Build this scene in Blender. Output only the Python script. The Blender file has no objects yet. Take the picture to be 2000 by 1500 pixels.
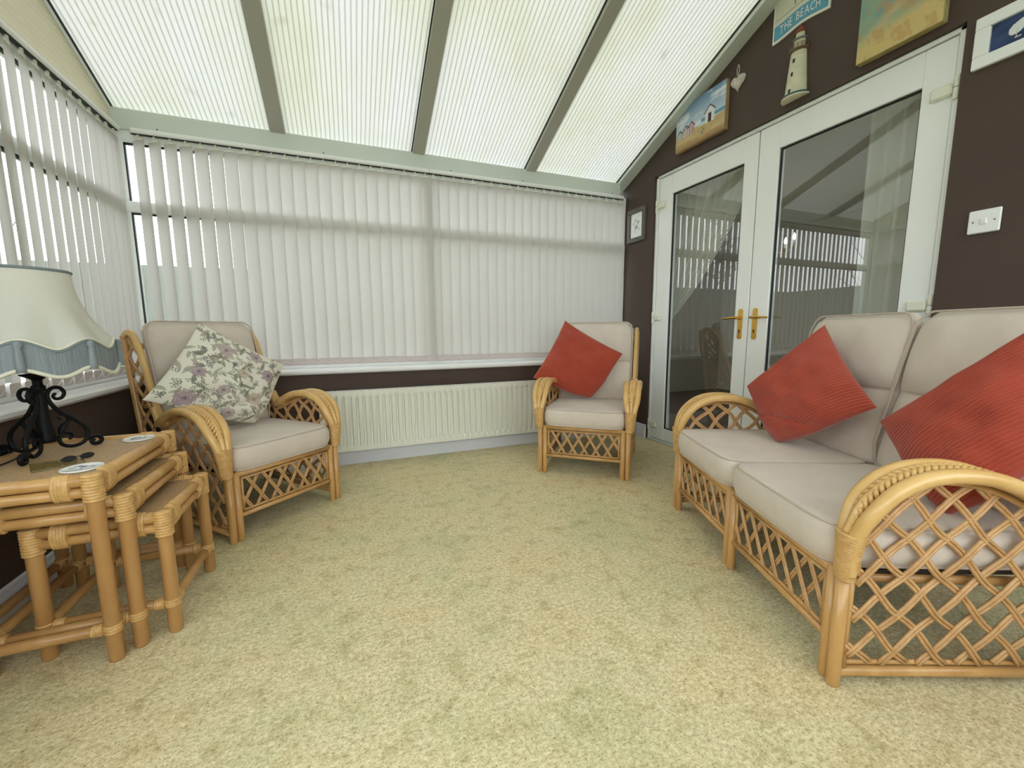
import bpy, math, random
import numpy as np
from mathutils import Vector, Matrix
random.seed(7)
rng = np.random.default_rng(7)
PI = math.pi
SC = bpy.context.scene
COL = SC.collection

# ------------------------------------------------------------------ camera, sky, exposure
cam_d = bpy.data.cameras.new('camera'); cam = bpy.data.objects.new('camera', cam_d); COL.objects.link(cam)
cam_d.sensor_width = 36.0; cam_d.lens = 36.0 * 802.57 / 2000.0; cam_d.clip_start = 0.02
yaw, pit, rol = 0.380936, 0.129246, -0.006274
fw = Vector((math.sin(yaw) * math.cos(pit), math.cos(yaw) * math.cos(pit), -math.sin(pit)))
rt = fw.cross(Vector((0, 0, 1))).normalized(); up = rt.cross(fw)
r2 = math.cos(rol) * rt + math.sin(rol) * up; u2 = -math.sin(rol) * rt + math.cos(rol) * up
mw = Matrix((( r2.x, u2.x, -fw.x, 0), (r2.y, u2.y, -fw.y, 0), (r2.z, u2.z, -fw.z, 1.03), (0, 0, 0, 1)))
cam.matrix_world = mw
SC.camera = cam

world = bpy.data.worlds.new('overcast_sky'); SC.world = world; world.use_nodes = True
wn = world.node_tree.nodes; wn.clear()
w_bg = wn.new('ShaderNodeBackground'); w_out = wn.new('ShaderNodeOutputWorld')
w_bg.inputs[0].default_value = (0.92, 0.97, 1.0, 1); w_bg.inputs[1].default_value = 4.4
world.node_tree.links.new(w_bg.outputs[0], w_out.inputs[0])

SC.view_settings.view_transform = 'Standard'; SC.view_settings.look = 'None'
SC.view_settings.exposure = 0.0; SC.view_settings.gamma = 1.0; SC.view_settings.use_curve_mapping = False
SC.cycles.max_bounces = 7; SC.cycles.diffuse_bounces = 4; SC.cycles.transparent_max_bounces = 16
SC.cycles.use_adaptive_sampling = True; SC.cycles.adaptive_threshold = 0.035; SC.cycles.time_limit = 900.0
SC.cycles.sample_clamp_indirect = 6.0
SC.cycles.use_denoising = True

# ------------------------------------------------------------------ helpers
def lin(r, g, b):
    f = lambda c: (c / 12.92 if c <= 0.04045 else ((c + 0.055) / 1.055) ** 2.4)
    return (f(r / 255.0), f(g / 255.0), f(b / 255.0))

def crom(pts, n=6, closed=False):
    P = [np.array(p, float) for p in pts]; out = []
    m = len(P)
    for i in range(m if closed else m - 1):
        if closed: a, b, c, d = P[(i - 1) % m], P[i], P[(i + 1) % m], P[(i + 2) % m]
        else: a, b, c, d = P[max(i - 1, 0)], P[i], P[i + 1], P[min(i + 2, m - 1)]
        for k in range(n):
            t = k / n
            out.append(0.5 * (2 * b + (c - a) * t + (2 * a - 5 * b + 4 * c - d) * t * t + (3 * b - a - 3 * c + d) * t ** 3))
    if not closed: out.append(P[-1])
    return out

class MB:
    def __init__(s): s.v = []; s.f = []; s.c = None
    def add(s, vs, fs):
        o = len(s.v); s.v.extend([tuple(map(float, p)) for p in vs]); s.f.extend([tuple(i + o for i in f) for f in fs]); return s
    def box(s, x0, x1, y0, y1, z0, z1, b=0.0):
        if b <= 0:
            vs = [(x, y, z) for x in (x0, x1) for y in (y0, y1) for z in (z0, z1)]
            return s.add(vs, [(0, 1, 3, 2), (4, 6, 7, 5), (0, 4, 5, 1), (2, 3, 7, 6), (0, 2, 6, 4), (1, 5, 7, 3)])
        vs = []; idx = {}
        X = (x0, x1); Y = (y0, y1); Z = (z0, z1)
        for i in (0, 1):
            for j in (0, 1):
                for k in (0, 1):
                    for a in range(3):
                        p = [X[i], Y[j], Z[k]]
                        q = [X[i] + (b if i == 0 else -b), Y[j] + (b if j == 0 else -b), Z[k] + (b if k == 0 else -b)]
                        pp = [p[t] if t == a else q[t] for t in range(3)]
                        idx[(i, j, k, a)] = len(vs); vs.append(pp)
        fs = []
        g = lambda i, j, k, a: idx[(i, j, k, a)]
        for i in (0, 1):
            f = [g(i, 0, 0, 0), g(i, 1, 0, 0), g(i, 1, 1, 0), g(i, 0, 1, 0)]; fs.append(f if i else f[::-1])
            f = [g(0, i, 0, 1), g(0, i, 1, 1), g(1, i, 1, 1), g(1, i, 0, 1)]; fs.append(f if i else f[::-1])
            f = [g(0, 0, i, 2), g(1, 0, i, 2), g(1, 1, i, 2), g(0, 1, i, 2)]; fs.append(f if i else f[::-1])
        for i in (0, 1):
            for j in (0, 1):
                f = [g(i, j, 0, 0), g(i, j, 0, 1), g(i, j, 1, 1), g(i, j, 1, 0)]; fs.append(f if (i ^ j) else f[::-1])
                f = [g(i, 0, j, 0), g(i, 0, j, 2), g(i, 1, j, 2), g(i, 1, j, 0)]; fs.append(f[::-1] if (i ^ j) else f)
                f = [g(0, i, j, 1), g(0, i, j, 2), g(1, i, j, 2), g(1, i, j, 1)]; fs.append(f if (i ^ j) else f[::-1])
                for k in (0, 1):
                    f = [g(i, j, k, 0), g(i, j, k, 1), g(i, j, k, 2)]; fs.append(f if (i + j + k) % 2 else f[::-1])
        return s.add(vs, fs)
    def prism(s, poly, axis, a0, a1):
        n = len(poly); vs = []
        for a in (a0, a1):
            for (p, q) in poly:
                vs.append({'x': (a, p, q), 'y': (p, a, q), 'z': (p, q, a)}[axis])
        fs = [tuple(range(n)), tuple(range(2 * n - 1, n - 1, -1))] + [(i, i + n, (i + 1) % n + n, (i + 1) % n) for i in range(n)]
        return s.add(vs, fs)
    def tube(s, path, r, n=8, caps=True, sx=1.0, up=None):
        P = [np.array(p, float) for p in path]; m = len(P)
        R = r if hasattr(r, '__len__') else [r] * m
        T = []
        for i in range(m):
            t = P[min(i + 1, m - 1)] - P[max(i - 1, 0)]; T.append(t / (np.linalg.norm(t) + 1e-12))
        ref = np.array(up if up is not None else ((0, 0, 1) if abs(T[0][2]) < 0.9 else (1, 0, 0)), float)
        N = ref - T[0] * (ref @ T[0]); N /= np.linalg.norm(N) + 1e-12
        vs = []
        for i in range(m):
            N = N - T[i] * (N @ T[i]); N /= np.linalg.norm(N) + 1e-12
            B = np.cross(T[i], N)
            for k in range(n):
                a = 2 * PI * k / n; vs.append(P[i] + R[i] * (math.cos(a) * N + sx * math.sin(a) * B))
        fs = [(i * n + k, i * n + (k + 1) % n, (i + 1) * n + (k + 1) % n, (i + 1) * n + k) for i in range(m - 1) for k in range(n)]
        if caps: fs += [tuple(range(n - 1, -1, -1)), tuple((m - 1) * n + k for k in range(n))]
        return s.add(vs, fs)
    def ring(s, path, r, n=8):
        P = [np.array(p, float) for p in path]; m = len(P); vs = []
        nv = np.zeros(3)
        c = sum(P) / m
        for i in range(m): nv += np.cross(P[i] - c, P[(i + 1) % m] - c)
        nv /= np.linalg.norm(nv) + 1e-12
        for i in range(m):
            t = P[(i + 1) % m] - P[i - 1]; t /= np.linalg.norm(t) + 1e-12
            N = nv - t * (nv @ t); N /= np.linalg.norm(N) + 1e-12; B = np.cross(t, N)
            for k in range(n):
                a = 2 * PI * k / n; vs.append(P[i] + r * (math.cos(a) * N + math.sin(a) * B))
        fs = [(i * n + k, i * n + (k + 1) % n, ((i + 1) % m) * n + (k + 1) % n, ((i + 1) % m) * n + k) for i in range(m) for k in range(n)]
        return s.add(vs, fs)
    def lathe(s, prof, n=24, c=(0, 0, 0), caps=True):
        vs = [(c[0] + r * math.cos(2 * PI * k / n), c[1] + r * math.sin(2 * PI * k / n), c[2] + z) for (r, z) in prof for k in range(n)]
        m = len(prof)
        fs = [(i * n + k, i * n + (k + 1) % n, (i + 1) * n + (k + 1) % n, (i + 1) * n + k) for i in range(m - 1) for k in range(n)]
        if caps: fs += [tuple(range(n - 1, -1, -1)), tuple((m - 1) * n + k for k in range(n))]
        return s.add(vs, fs)
    def grid(s, G):
        a, b = G.shape[:2]; vs = G.reshape(-1, 3)
        fs = [(i * b + j, (i + 1) * b + j, (i + 1) * b + j + 1, i * b + j + 1) for i in range(a - 1) for j in range(b - 1)]
        return s.add(vs, fs)
    def mesh(s, name, mat, smooth=True, colors=None):
        me = bpy.data.meshes.new(name); me.from_pydata(s.v, [], s.f); me.update()
        if smooth: me.polygons.foreach_set('use_smooth', [True] * len(me.polygons))
        if mat: me.materials.append(mat)
        if colors is not None:
            ca = me.color_attributes.new('print', 'FLOAT_COLOR', 'POINT')
            c4 = np.ones((len(s.v), 4), np.float32); c4[:, :3] = colors; ca.data.foreach_set('color', c4.ravel())
        return me
    def build(s, name, mat, parent=None, smooth=True, colors=None, loc=None):
        o = bpy.data.objects.new(name, s.mesh(name, mat, smooth, colors)); COL.objects.link(o)
        if parent: o.parent = parent
        if loc: o.location = loc
        return o

def autosmooth(o, ang=35):
    me = o.data
    import bmesh
    bm = bmesh.new(); bm.from_mesh(me)
    bmesh.ops.recalc_face_normals(bm, faces=bm.faces)
    for e in bm.edges: e.smooth = not (len(e.link_faces) == 2 and e.calc_face_angle(0) > math.radians(ang))
    bm.to_mesh(me); bm.free(); return o

def bx(name, mat, parent, x0, x1, y0, y1, z0, z1, b=0.0):
    return MB().box(x0, x1, y0, y1, z0, z1, b).build(name, mat, parent, smooth=False)

def empty(name, loc=(0, 0, 0), rz=0.0):
    o = bpy.data.objects.new(name, None); o.empty_display_size = 0.1; COL.objects.link(o)
    o.location = loc; o.rotation_euler = (0, 0, rz); return o
def tag(o, label, cat=None, group=None, kind=None):
    o['label'] = label
    if cat: o['category'] = cat
    if group: o['group'] = group
    if kind: o['kind'] = kind
    return o
def struct(o, label): return tag(o, label, kind='structure')
def inst(src, parent, loc=(0, 0, 0), rz=0.0, name=None):
    o = bpy.data.objects.new(name or src.name.split('.')[0], src.data); COL.objects.link(o); o.parent = parent; o.location = loc; o.rotation_euler = (0, 0, rz); return o

# ------------------------------------------------------------------ materials
def mat_base(name):
    m = bpy.data.materials.new(name); m.use_nodes = True; nt = m.node_tree; nt.nodes.clear()
    out = nt.nodes.new('ShaderNodeOutputMaterial'); return m, nt, out
def N(nt, t, **kw):
    n = nt.nodes.new(t)
    for k, v in kw.items(): setattr(n, k, v)
    return n
def ramp(nt, fac, stops):
    r = N(nt, 'ShaderNodeValToRGB'); nt.links.new(fac, r.inputs[0]); e = r.color_ramp.elements
    e[0].position = stops[0][0]; e[0].color = (*stops[0][1], 1); e[1].position = stops[-1][0]; e[1].color = (*stops[-1][1], 1)
    for p, c in stops[1:-1]:
        q = e.new(p); q.color = (*c, 1)
    return r.outputs[0]
def noise(nt, scale, detail=4, rough=0.5, stretch=None, coord='Object'):
    tc = N(nt, 'ShaderNodeTexCoord'); src = tc.outputs[coord]
    if stretch:
        mp = N(nt, 'ShaderNodeMapping'); mp.inputs['Scale'].default_value = stretch; nt.links.new(src, mp.inputs[0]); src = mp.outputs[0]
    n = N(nt, 'ShaderNodeTexNoise'); n.inputs['Scale'].default_value = scale; n.inputs['Detail'].default_value = detail; n.inputs['Roughness'].default_value = rough
    nt.links.new(src, n.inputs['Vector']); return n.outputs['Fac']
def pbr(name, color, rough=0.5, metal=0.0, var=None, bump=None, coat=0.0, spec=0.5, sheen=0.0):
    """var=(scale, colour2, stretch), bump=(scale, strength, stretch)"""
    m, nt, out = mat_base(name); p = N(nt, 'ShaderNodeBsdfPrincipled'); nt.links.new(p.outputs[0], out.inputs[0])
    p.inputs['Base Color'].default_value = (*color, 1); p.inputs['Roughness'].default_value = rough; p.inputs['Metallic'].default_value = metal
    p.inputs['Coat Weight'].default_value = coat; p.inputs['Specular IOR Level'].default_value = spec; p.inputs['Sheen Weight'].default_value = sheen
    if var:
        f = noise(nt, var[0], 5, 0.6, var[2] if len(var) > 2 else None)
        nt.links.new(ramp(nt, f, [(0.3, color), (0.7, var[1])]), p.inputs['Base Color'])
    if bump:
        f = noise(nt, bump[0], 3, 0.5, bump[2] if len(bump) > 2 else None); b = N(nt, 'ShaderNodeBump'); b.inputs['Strength'].default_value = bump[1]; b.inputs['Distance'].default_value = 0.003
        nt.links.new(f, b.inputs['Height']); nt.links.new(b.outputs[0], p.inputs['Normal'])
    return m
def translucent(name, dcol, tcol, fac, stripes=None, var=None):
    m, nt, out = mat_base(name); d = N(nt, 'ShaderNodeBsdfDiffuse'); t = N(nt, 'ShaderNodeBsdfTranslucent'); mx = N(nt, 'ShaderNodeMixShader')
    d.inputs[0].default_value = (*dcol, 1); t.inputs[0].default_value = (*tcol, 1); mx.inputs[0].default_value = fac
    nt.links.new(d.outputs[0], mx.inputs[1]); nt.links.new(t.outputs[0], mx.inputs[2]); nt.links.new(mx.outputs[0], out.inputs[0])
    return m, nt, d, t

M = {}
M['brown'] = pbr('brown_wall_paint', lin(72, 57, 49), 0.75, var=(3, lin(77, 62, 52)), bump=(180, 0.08))
M['white'] = pbr('white_upvc', lin(236, 238, 234), 0.28)
M['sill'] = pbr('white_sill', lin(240, 240, 240), 0.22)
M['skirt'] = pbr('white_gloss_skirting', lin(222, 224, 230), 0.35)
M['alu'] = pbr('roof_bar_white', lin(206, 212, 202), 0.4)
M['raft'] = pbr('roof_bar_grey', lin(176, 176, 164), 0.45)
M['gasket'] = pbr('black_rubber', lin(26, 28, 30), 0.6)
M['ivory'] = pbr('ivory_plastic', lin(226, 226, 208), 0.35)
M['rad'] = pbr('radiator_enamel', lin(232, 232, 220), 0.3)
M['rattan'] = pbr('honey_rattan', lin(188, 140, 82), 0.34, var=(14, lin(210, 166, 104), (1, 1, 0.25)), coat=0.25)
M['rattan_d'] = pbr('amber_rattan', lin(172, 126, 72), 0.34, var=(12, lin(194, 148, 92), (1, 1, 0.3)), coat=0.25)
M['rattan_l'] = pbr('pale_rattan', lin(206, 162, 96), 0.32, var=(10, lin(226, 188, 122)), coat=0.25)
M['bind'] = pbr('rattan_binding', lin(192, 146, 84), 0.42, var=(60, lin(218, 178, 116)))
M['cane'] = pbr('split_cane', lin(188, 142, 92), 0.4, var=(25, lin(212, 170, 118)))
M['linen'] = pbr('beige_linen', lin(206, 192, 178), 0.9, var=(9, lin(214, 202, 188)), bump=(420, 0.25, (1, 1, 0.35)), sheen=0.2)
M['pipe'] = pbr('linen_piping', lin(196, 182, 168), 0.9)
M['webbing'] = pbr('dark_webbing', lin(52, 42, 34), 0.9)
M['cord'] = pbr('rust_corduroy', lin(158, 56, 34), 0.9, var=(7, lin(172, 68, 44)), bump=(300, 0.2), sheen=0.35)
M['iron'] = pbr('black_wrought_iron', lin(9, 9, 10), 0.55, bump=(60, 0.25), spec=0.25)
M['brass'] = pbr('brass', lin(212, 170, 84), 0.25, metal=1.0)
M['black'] = pbr('black', lin(14, 14, 14), 0.5)
M['slate_fringe'] = pbr('slate_fringe', lin(146, 154, 156), 0.9, var=(240, lin(120, 128, 132), (1, 1, 0.03)), bump=(500, 0.6, (1, 1, 0.03)))
M['trim_cream'] = pbr('cream_trim', lin(214, 212, 192), 0.85)
M['trim_blue'] = pbr('blue_grey_trim', lin(118, 130, 132), 0.85)
M['china'] = pbr('white_china', lin(238, 238, 236), 0.25)
M['ink'] = pbr('grey_ink', lin(120, 120, 124), 0.5)
M['hedge'] = pbr('hedge_leaf', lin(70, 84, 58), 0.8, var=(6, lin(104, 116, 86)))
M['bark'] = pbr('bark', lin(58, 50, 44), 0.9)
M['fence'] = pbr('weathered_fence', lin(120, 124, 116), 0.9, var=(4, lin(146, 148, 138), (1, 1, 0.2)))
M['grass'] = pbr('garden_grass', lin(92, 108, 68), 0.95, var=(3, lin(120, 130, 90)))
M['lh_white'] = pbr('lighthouse_cream', lin(218, 214, 184), 0.6, var=(20, lin(200, 196, 166)))
M['lh_red'] = pbr('lighthouse_red', lin(128, 66, 48), 0.6)
M['lh_grey'] = pbr('lighthouse_grey', lin(112, 118, 110), 0.6)
M['lh_rust'] = pbr('lighthouse_gallery', lin(116, 96, 70), 0.6)
M['lh_green'] = pbr('lighthouse_base', lin(52, 84, 84), 0.5)
M['heart'] = pbr('distressed_silver_heart', lin(214, 208, 196), 0.4, var=(40, lin(168, 158, 146)))
M['sign_w'] = pbr('sign_off_white', lin(226, 222, 206), 0.6)
M['sign_b'] = pbr('sign_blue', lin(72, 142, 170), 0.6, var=(14, lin(92, 158, 180)))
M['sign_s'] = pbr('sign_sand', lin(206, 204, 182), 0.6)
M['grey_frame'] = pbr('weathered_grey_wood', lin(78, 78, 70), 0.7, var=(30, lin(104, 102, 92)))
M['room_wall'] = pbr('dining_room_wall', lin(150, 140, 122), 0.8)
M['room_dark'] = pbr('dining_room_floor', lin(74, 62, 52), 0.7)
M['room_ceil'] = pbr('dining_room_ceiling', lin(214, 210, 200), 0.8)

def paint(name, rough=0.7, spec=0.3, bump=None):
    m, nt, out = mat_base(name); p = N(nt, 'ShaderNodeBsdfPrincipled'); nt.links.new(p.outputs[0], out.inputs[0])
    a = N(nt, 'ShaderNodeVertexColor'); a.layer_name = 'print'; nt.links.new(a.outputs[0], p.inputs['Base Color'])
    p.inputs['Roughness'].default_value = rough; p.inputs['Specular IOR Level'].default_value = spec
    if bump:
        f = noise(nt, bump[0], 3); b = N(nt, 'ShaderNodeBump'); b.inputs['Strength'].default_value = bump[1]; b.inputs['Distance'].default_value = 0.002
        nt.links.new(f, b.inputs['Height']); nt.links.new(b.outputs[0], p.inputs['Normal'])
    return m
M['paint'] = paint('canvas_print', bump=(300, 0.2)); M['floral'] = paint('floral_print_cotton', 0.85, bump=(500, 0.2))

def glass_mat(name, tint=(1, 1, 1), r0=0.06):
    m, nt, out = mat_base(name); t = N(nt, 'ShaderNodeBsdfTransparent'); g = N(nt, 'ShaderNodeBsdfGlossy'); mx = N(nt, 'ShaderNodeMixShader'); lw = N(nt, 'ShaderNodeLayerWeight')
    t.inputs[0].default_value = (*tint, 1); g.inputs['Roughness'].default_value = 0.0; lw.inputs[0].default_value = 0.5
    pw = N(nt, 'ShaderNodeMath', operation='POWER'); pw.inputs[1].default_value = 5.0; nt.links.new(lw.outputs['Facing'], pw.inputs[0])
    ma = N(nt, 'ShaderNodeMath', operation='MULTIPLY_ADD'); ma.inputs[1].default_value = 1 - r0; ma.inputs[2].default_value = r0; nt.links.new(pw.outputs[0], ma.inputs[0])
    nt.links.new(ma.outputs[0], mx.inputs[0]); nt.links.new(t.outputs[0], mx.inputs[1]); nt.links.new(g.outputs[0], mx.inputs[2]); nt.links.new(mx.outputs[0], out.inputs[0]); return m
M['glass'] = glass_mat('window_glass', (0.97, 0.99, 0.98), 0.05)
M['door_glass'] = glass_mat('door_glass', (0.84, 0.88, 0.86), 0.16)
M['green_glass'] = glass_mat('green_glass', (0.95, 0.97, 0.86), 0.10)

# blind fabric
M['vane'], _nt, _d, _t = translucent('blind_fabric', lin(200, 196, 189), lin(230, 228, 224), 0.185)
M['weight'], _nt, _d, _t = translucent('blind_weight_pocket', lin(214, 204, 200), lin(222, 212, 210), 0.16)
# ribbed polycarbonate
def poly_mat(name, stripe, dcol, ta, tb, period, fac, dirt=True):
    m, nt, d, t = translucent(name, dcol, ta, fac)
    tc = N(nt, 'ShaderNodeTexCoord'); sp = N(nt, 'ShaderNodeSeparateXYZ'); nt.links.new(tc.outputs['Object'], sp.inputs[0])
    ma = N(nt, 'ShaderNodeMath', operation='MULTIPLY'); ma.inputs[1].default_value = 1.0 / period; nt.links.new(sp.outputs[stripe], ma.inputs[0])
    fr = N(nt, 'ShaderNodeMath', operation='FRACT'); nt.links.new(ma.outputs[0], fr.inputs[0])
    c = ramp(nt, fr.outputs[0], [(0.0, tb), (0.10, tb), (0.26, ta), (0.84, ta), (1.0, tb)])
    if dirt:
        f = noise(nt, 1.3, 5, 0.55, (1.6, 0.8, 0.8)); dc = ramp(nt, f, [(0.36, (1, 1, 1)), (0.54, (0.95, 0.96, 0.84)), (0.72, (0.84, 0.84, 0.64))])
        f2 = noise(nt, 5.5, 2, 0.4); dc2 = ramp(nt, f2, [(0.70, (1, 1, 1)), (0.80, (0.62, 0.62, 0.52))])
        mm = N(nt, 'ShaderNodeMix', data_type='RGBA', blend_type='MULTIPLY'); mm.inputs[0].default_value = 1; nt.links.new(dc, mm.inputs[6]); nt.links.new(dc2, mm.inputs[7])
        mu = N(nt, 'ShaderNodeMix', data_type='RGBA', blend_type='MULTIPLY'); mu.inputs[0].default_value = 1
        nt.links.new(c, mu.inputs[6]); nt.links.new(mm.outputs[2], mu.inputs[7]); c = mu.outputs[2]
    nt.links.new(c, t.inputs[0]); return m
M['poly'] = poly_mat('ribbed_polycarbonate', 0, (0.58, 0.58, 0.56), (0.80, 0.80, 0.78), (0.42, 0.44, 0.40), 0.030, 0.215)
M['pleat'] = translucent('tan_pleated_fabric', lin(196, 190, 168), lin(198, 190, 164), 0.16)[0]
M['sheer'] = translucent('sheer_curtain', lin(240, 238, 226), lin(240, 238, 226), 0.4)[0]
M['shade'] = translucent('cream_lampshade_silk', lin(226, 224, 212), lin(226, 222, 206), 0.30)[0]

# floor vinyl
def floor_mat():
    m, nt, out = mat_base('mottled_cork_vinyl'); p = N(nt, 'ShaderNodeBsdfPrincipled'); nt.links.new(p.outputs[0], out.inputs[0])
    p.inputs['Roughness'].default_value = 0.55; p.inputs['Specular IOR Level'].default_value = 0.35
    f = noise(nt, 62, 12, 0.80, (1.0, 1.3, 1))
    c = ramp(nt, f, [(0.30, lin(140, 126, 88)), (0.41, lin(200, 186, 144)), (0.52, lin(228, 216, 176)), (0.68, lin(255, 248, 222))])
    g = noise(nt, 2.0, 6, 0.65); c2 = ramp(nt, g, [(0.34, lin(234, 240, 228)), (0.5, lin(252, 250, 244)), (0.68, lin(254, 244, 232))])
    mu = N(nt, 'ShaderNodeMix', data_type='RGBA', blend_type='MULTIPLY'); mu.inputs[0].default_value = 1
    nt.links.new(c, mu.inputs[6]); nt.links.new(c2, mu.inputs[7])
    pg = noise(nt, 13, 6, 0.7); c4 = ramp(nt, pg, [(0.32, lin(214, 208, 190)), (0.5, (1, 1, 1))])
    mp_ = N(nt, 'ShaderNodeMix', data_type='RGBA', blend_type='MULTIPLY'); mp_.inputs[0].default_value = 0.8; nt.links.new(mu.outputs[2], mp_.inputs[6]); nt.links.new(c4, mp_.inputs[7]); mu = mp_
    v = noise(nt, 150, 4, 0.7); c3 = ramp(nt, v, [(0.34, lin(126, 112, 80)), (0.46, (1, 1, 1))])
    mv = N(nt, 'ShaderNodeMix', data_type='RGBA', blend_type='MULTIPLY'); mv.inputs[0].default_value = 0.7
    nt.links.new(mu.outputs[2], mv.inputs[6]); nt.links.new(c3, mv.inputs[7]); nt.links.new(mv.outputs[2], p.inputs['Base Color'])
    b = N(nt, 'ShaderNodeBump'); b.inputs['Strength'].default_value = 0.12; b.inputs['Distance'].default_value = 0.002; nt.links.new(f, b.inputs['Height']); nt.links.new(b.outputs[0], p.inputs['Normal'])
    return m
M['floor'] = floor_mat()
def weave_mat():
    m, nt, out = mat_base('woven_seagrass'); p = N(nt, 'ShaderNodeBsdfPrincipled'); nt.links.new(p.outputs[0], out.inputs[0]); p.inputs['Roughness'].default_value = 0.6
    tc = N(nt, 'ShaderNodeTexCoord'); w1 = N(nt, 'ShaderNodeTexWave'); w1.bands_direction = 'X'; w1.inputs['Scale'].default_value = 48; w1.inputs['Distortion'].default_value = 2.0; w1.inputs['Detail Scale'].default_value = 4
    w2 = N(nt, 'ShaderNodeTexWave'); w2.bands_direction = 'Y'; w2.inputs['Scale'].default_value = 34; w2.inputs['Distortion'].default_value = 2.0; w2.inputs['Detail Scale'].default_value = 4
    nt.links.new(tc.outputs['Object'], w1.inputs[0]); nt.links.new(tc.outputs['Object'], w2.inputs[0])
    mm = N(nt, 'ShaderNodeMath', operation='MULTIPLY'); nt.links.new(w1.outputs['Fac'], mm.inputs[0]); nt.links.new(w2.outputs['Fac'], mm.inputs[1])
    nt.links.new(ramp(nt, mm.outputs[0], [(0.0, lin(150, 116, 78)), (0.45, lin(210, 176, 130)), (1.0, lin(238, 210, 168))]), p.inputs['Base Color'])
    b = N(nt, 'ShaderNodeBump'); b.inputs['Strength'].default_value = 0.5; b.inputs['Distance'].default_value = 0.003; nt.links.new(mm.outputs[0], b.inputs['Height']); nt.links.new(b.outputs[0], p.inputs['Normal'])
    return m
M['weave'] = weave_mat()
m, nt, out = mat_base('lit_bulb'); e = N(nt, 'ShaderNodeEmission'); e.inputs[0].default_value = (1.0, 0.72, 0.36, 1); e.inputs[1].default_value = 14; nt.links.new(e.outputs[0], out.inputs[0]); M['bulb'] = m

# ------------------------------------------------------------------ the setting
XL, XR, YB, YF = -1.30, 2.60, 3.50, -0.83
EZ, EY, SL = 2.42, 3.53, 0.43
YR = (EY + (YF - 0.03)) / 2; ZR = EZ + (EY - YR) * SL
def roof_z(y): return EZ + (EY - y) * SL if y >= YR else EZ + (y - (YF - 0.03)) * SL

struct(bx('floor', M['floor'], None, XL - 0.1, 2.76, YF - 0.1, 3.6, -0.06, 0.0), 'mottled cream and olive vinyl floor of the conservatory')
struct(bx('wall_back', M['brown'], None, XL - 0.1, XR, 3.38, 3.62, 0, 0.715), 'low dark brown wall behind the radiator under the long window')
struct(bx('wall_left', M['brown'], None, -1.42, -1.18, YF, 3.38, 0, 0.715), 'low dark brown wall under the left window behind the nest of tables')
struct(bx('wall_front', M['brown'], None, XL - 0.1, XR, YF - 0.15, YF, 0, 0.715), 'low dark brown wall opposite the radiator')
# house wall with the doorway: two piers and the gable above
DY0, DY1, DZ = 1.10, 3.075, 2.362
b = MB()
b.prism([(YF - 0.15, 0), (DY0, 0), (DY0, DZ), (YF - 0.15, DZ)], 'x', XR, 2.74)
b.prism([(DY1, 0), (3.62, 0), (3.62, DZ), (DY1, DZ)], 'x', XR, 2.74)
b.prism([(YF - 0.15, DZ), (3.62, DZ), (3.62, 2.40), (YR, ZR + 0.06), (YF - 0.15, 2.40)], 'x', XR, 2.74)
struct(b.build('wall_right', M['brown'], None, smooth=False), 'dark brown gable wall hung with seaside pictures around the glazed doors')

def skirting(name, label, x0, x1, y0, y1, ax):
    b = MB(); d = 0.018
    prof = [(0, 0), (d, 0), (d, 0.09), (d * 0.75, 0.105), (d * 0.55, 0.112), (d * 0.5, 0.128), (0, 0.135)]
    if ax == 'x': b.prism([(y0 - p, q) for p, q in prof], 'x', x0, x1)
    elif ax == 'y+': b.prism([(x0 + p, q) for p, q in prof], 'y', y0, y1)
    else: b.prism([(x0 - p, q) for p, q in prof], 'y', y0, y1)
    return struct(b.build(name, M['skirt'], None, smooth=False), label)
skirting('baseboard_back', 'white moulded skirting board below the radiator', -1.18, XR, 3.38, 0, 'x')
skirting('baseboard_left', 'white moulded skirting board behind the nest of tables', -1.18, 0, YF, 3.36, 'y+')
skirting('baseboard_right', 'short white skirting board between the corner armchair and the door', XR, 0, DY1, 3.36, 'y-')
skirting('baseboard_front', 'white skirting board behind the sofa beside the door', XR, 0, YF, DY0, 'y-')

# ---- ceiling: rafters and ribbed sheets
ceil = struct(empty('ceiling', (0, 0, 0)), 'pitched translucent conservatory roof with grey glazing bars')
raf = [-1.31, -0.365, 0.605, 1.575, 2.545]
slopes = [(EY, YR), (YF - 0.03, YR)]
for (ya, yb) in slopes:
    for i in range(4):
        x0, x1 = raf[i], raf[i + 1]
        MB().add([(x0, ya, EZ), (x1, ya, EZ), (x1, yb, ZR), (x0, yb, ZR)], [(0, 1, 2, 3)]).build('roof_panel', M['poly'], ceil, smooth=False)
    for i, x in enumerate(raf):
        w0, w1 = (x - 0.045, x + 0.045)
        if i == 0: w0, w1 = x - 0.03, x + 0.03
        if i == 4: w0, w1 = x - 0.05, XR
        r = MB().prism([(ya, EZ - 0.045), (yb, ZR - 0.045), (yb, ZR + 0.03), (ya, EZ + 0.03)], 'x', w0, w1).build('rafter', M['alu'] if i in (0, 4) else M['raft'], ceil, smooth=False)
        gx0, gx1 = (w0 - 0.006, w0) if i else (w1, w1 + 0.006)
        MB().prism([(ya, EZ - 0.012), (yb, ZR - 0.012), (yb, ZR + 0.002), (ya, EZ + 0.002)], 'x', gx0, gx1).build('rafter_gasket', M['gasket'], r, smooth=False)
bx('ridge_beam', M['alu'], ceil, XL, XR, YR - 0.05, YR + 0.05, ZR - 0.09, ZR + 0.04, 0.01)
def eave(name, label, x0, x1, y0, y1, zt=EZ):
    o = MB().box(x0, x1, y0, y1, 2.296, zt, 0.006).build(name, M['alu'], None, smooth=False); return struct(o, label)
e1 = eave('trim_1', 'pale grey-green eaves beam above the long back blind', XL - 0.06, 2.52, 3.455, 3.60)
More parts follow.
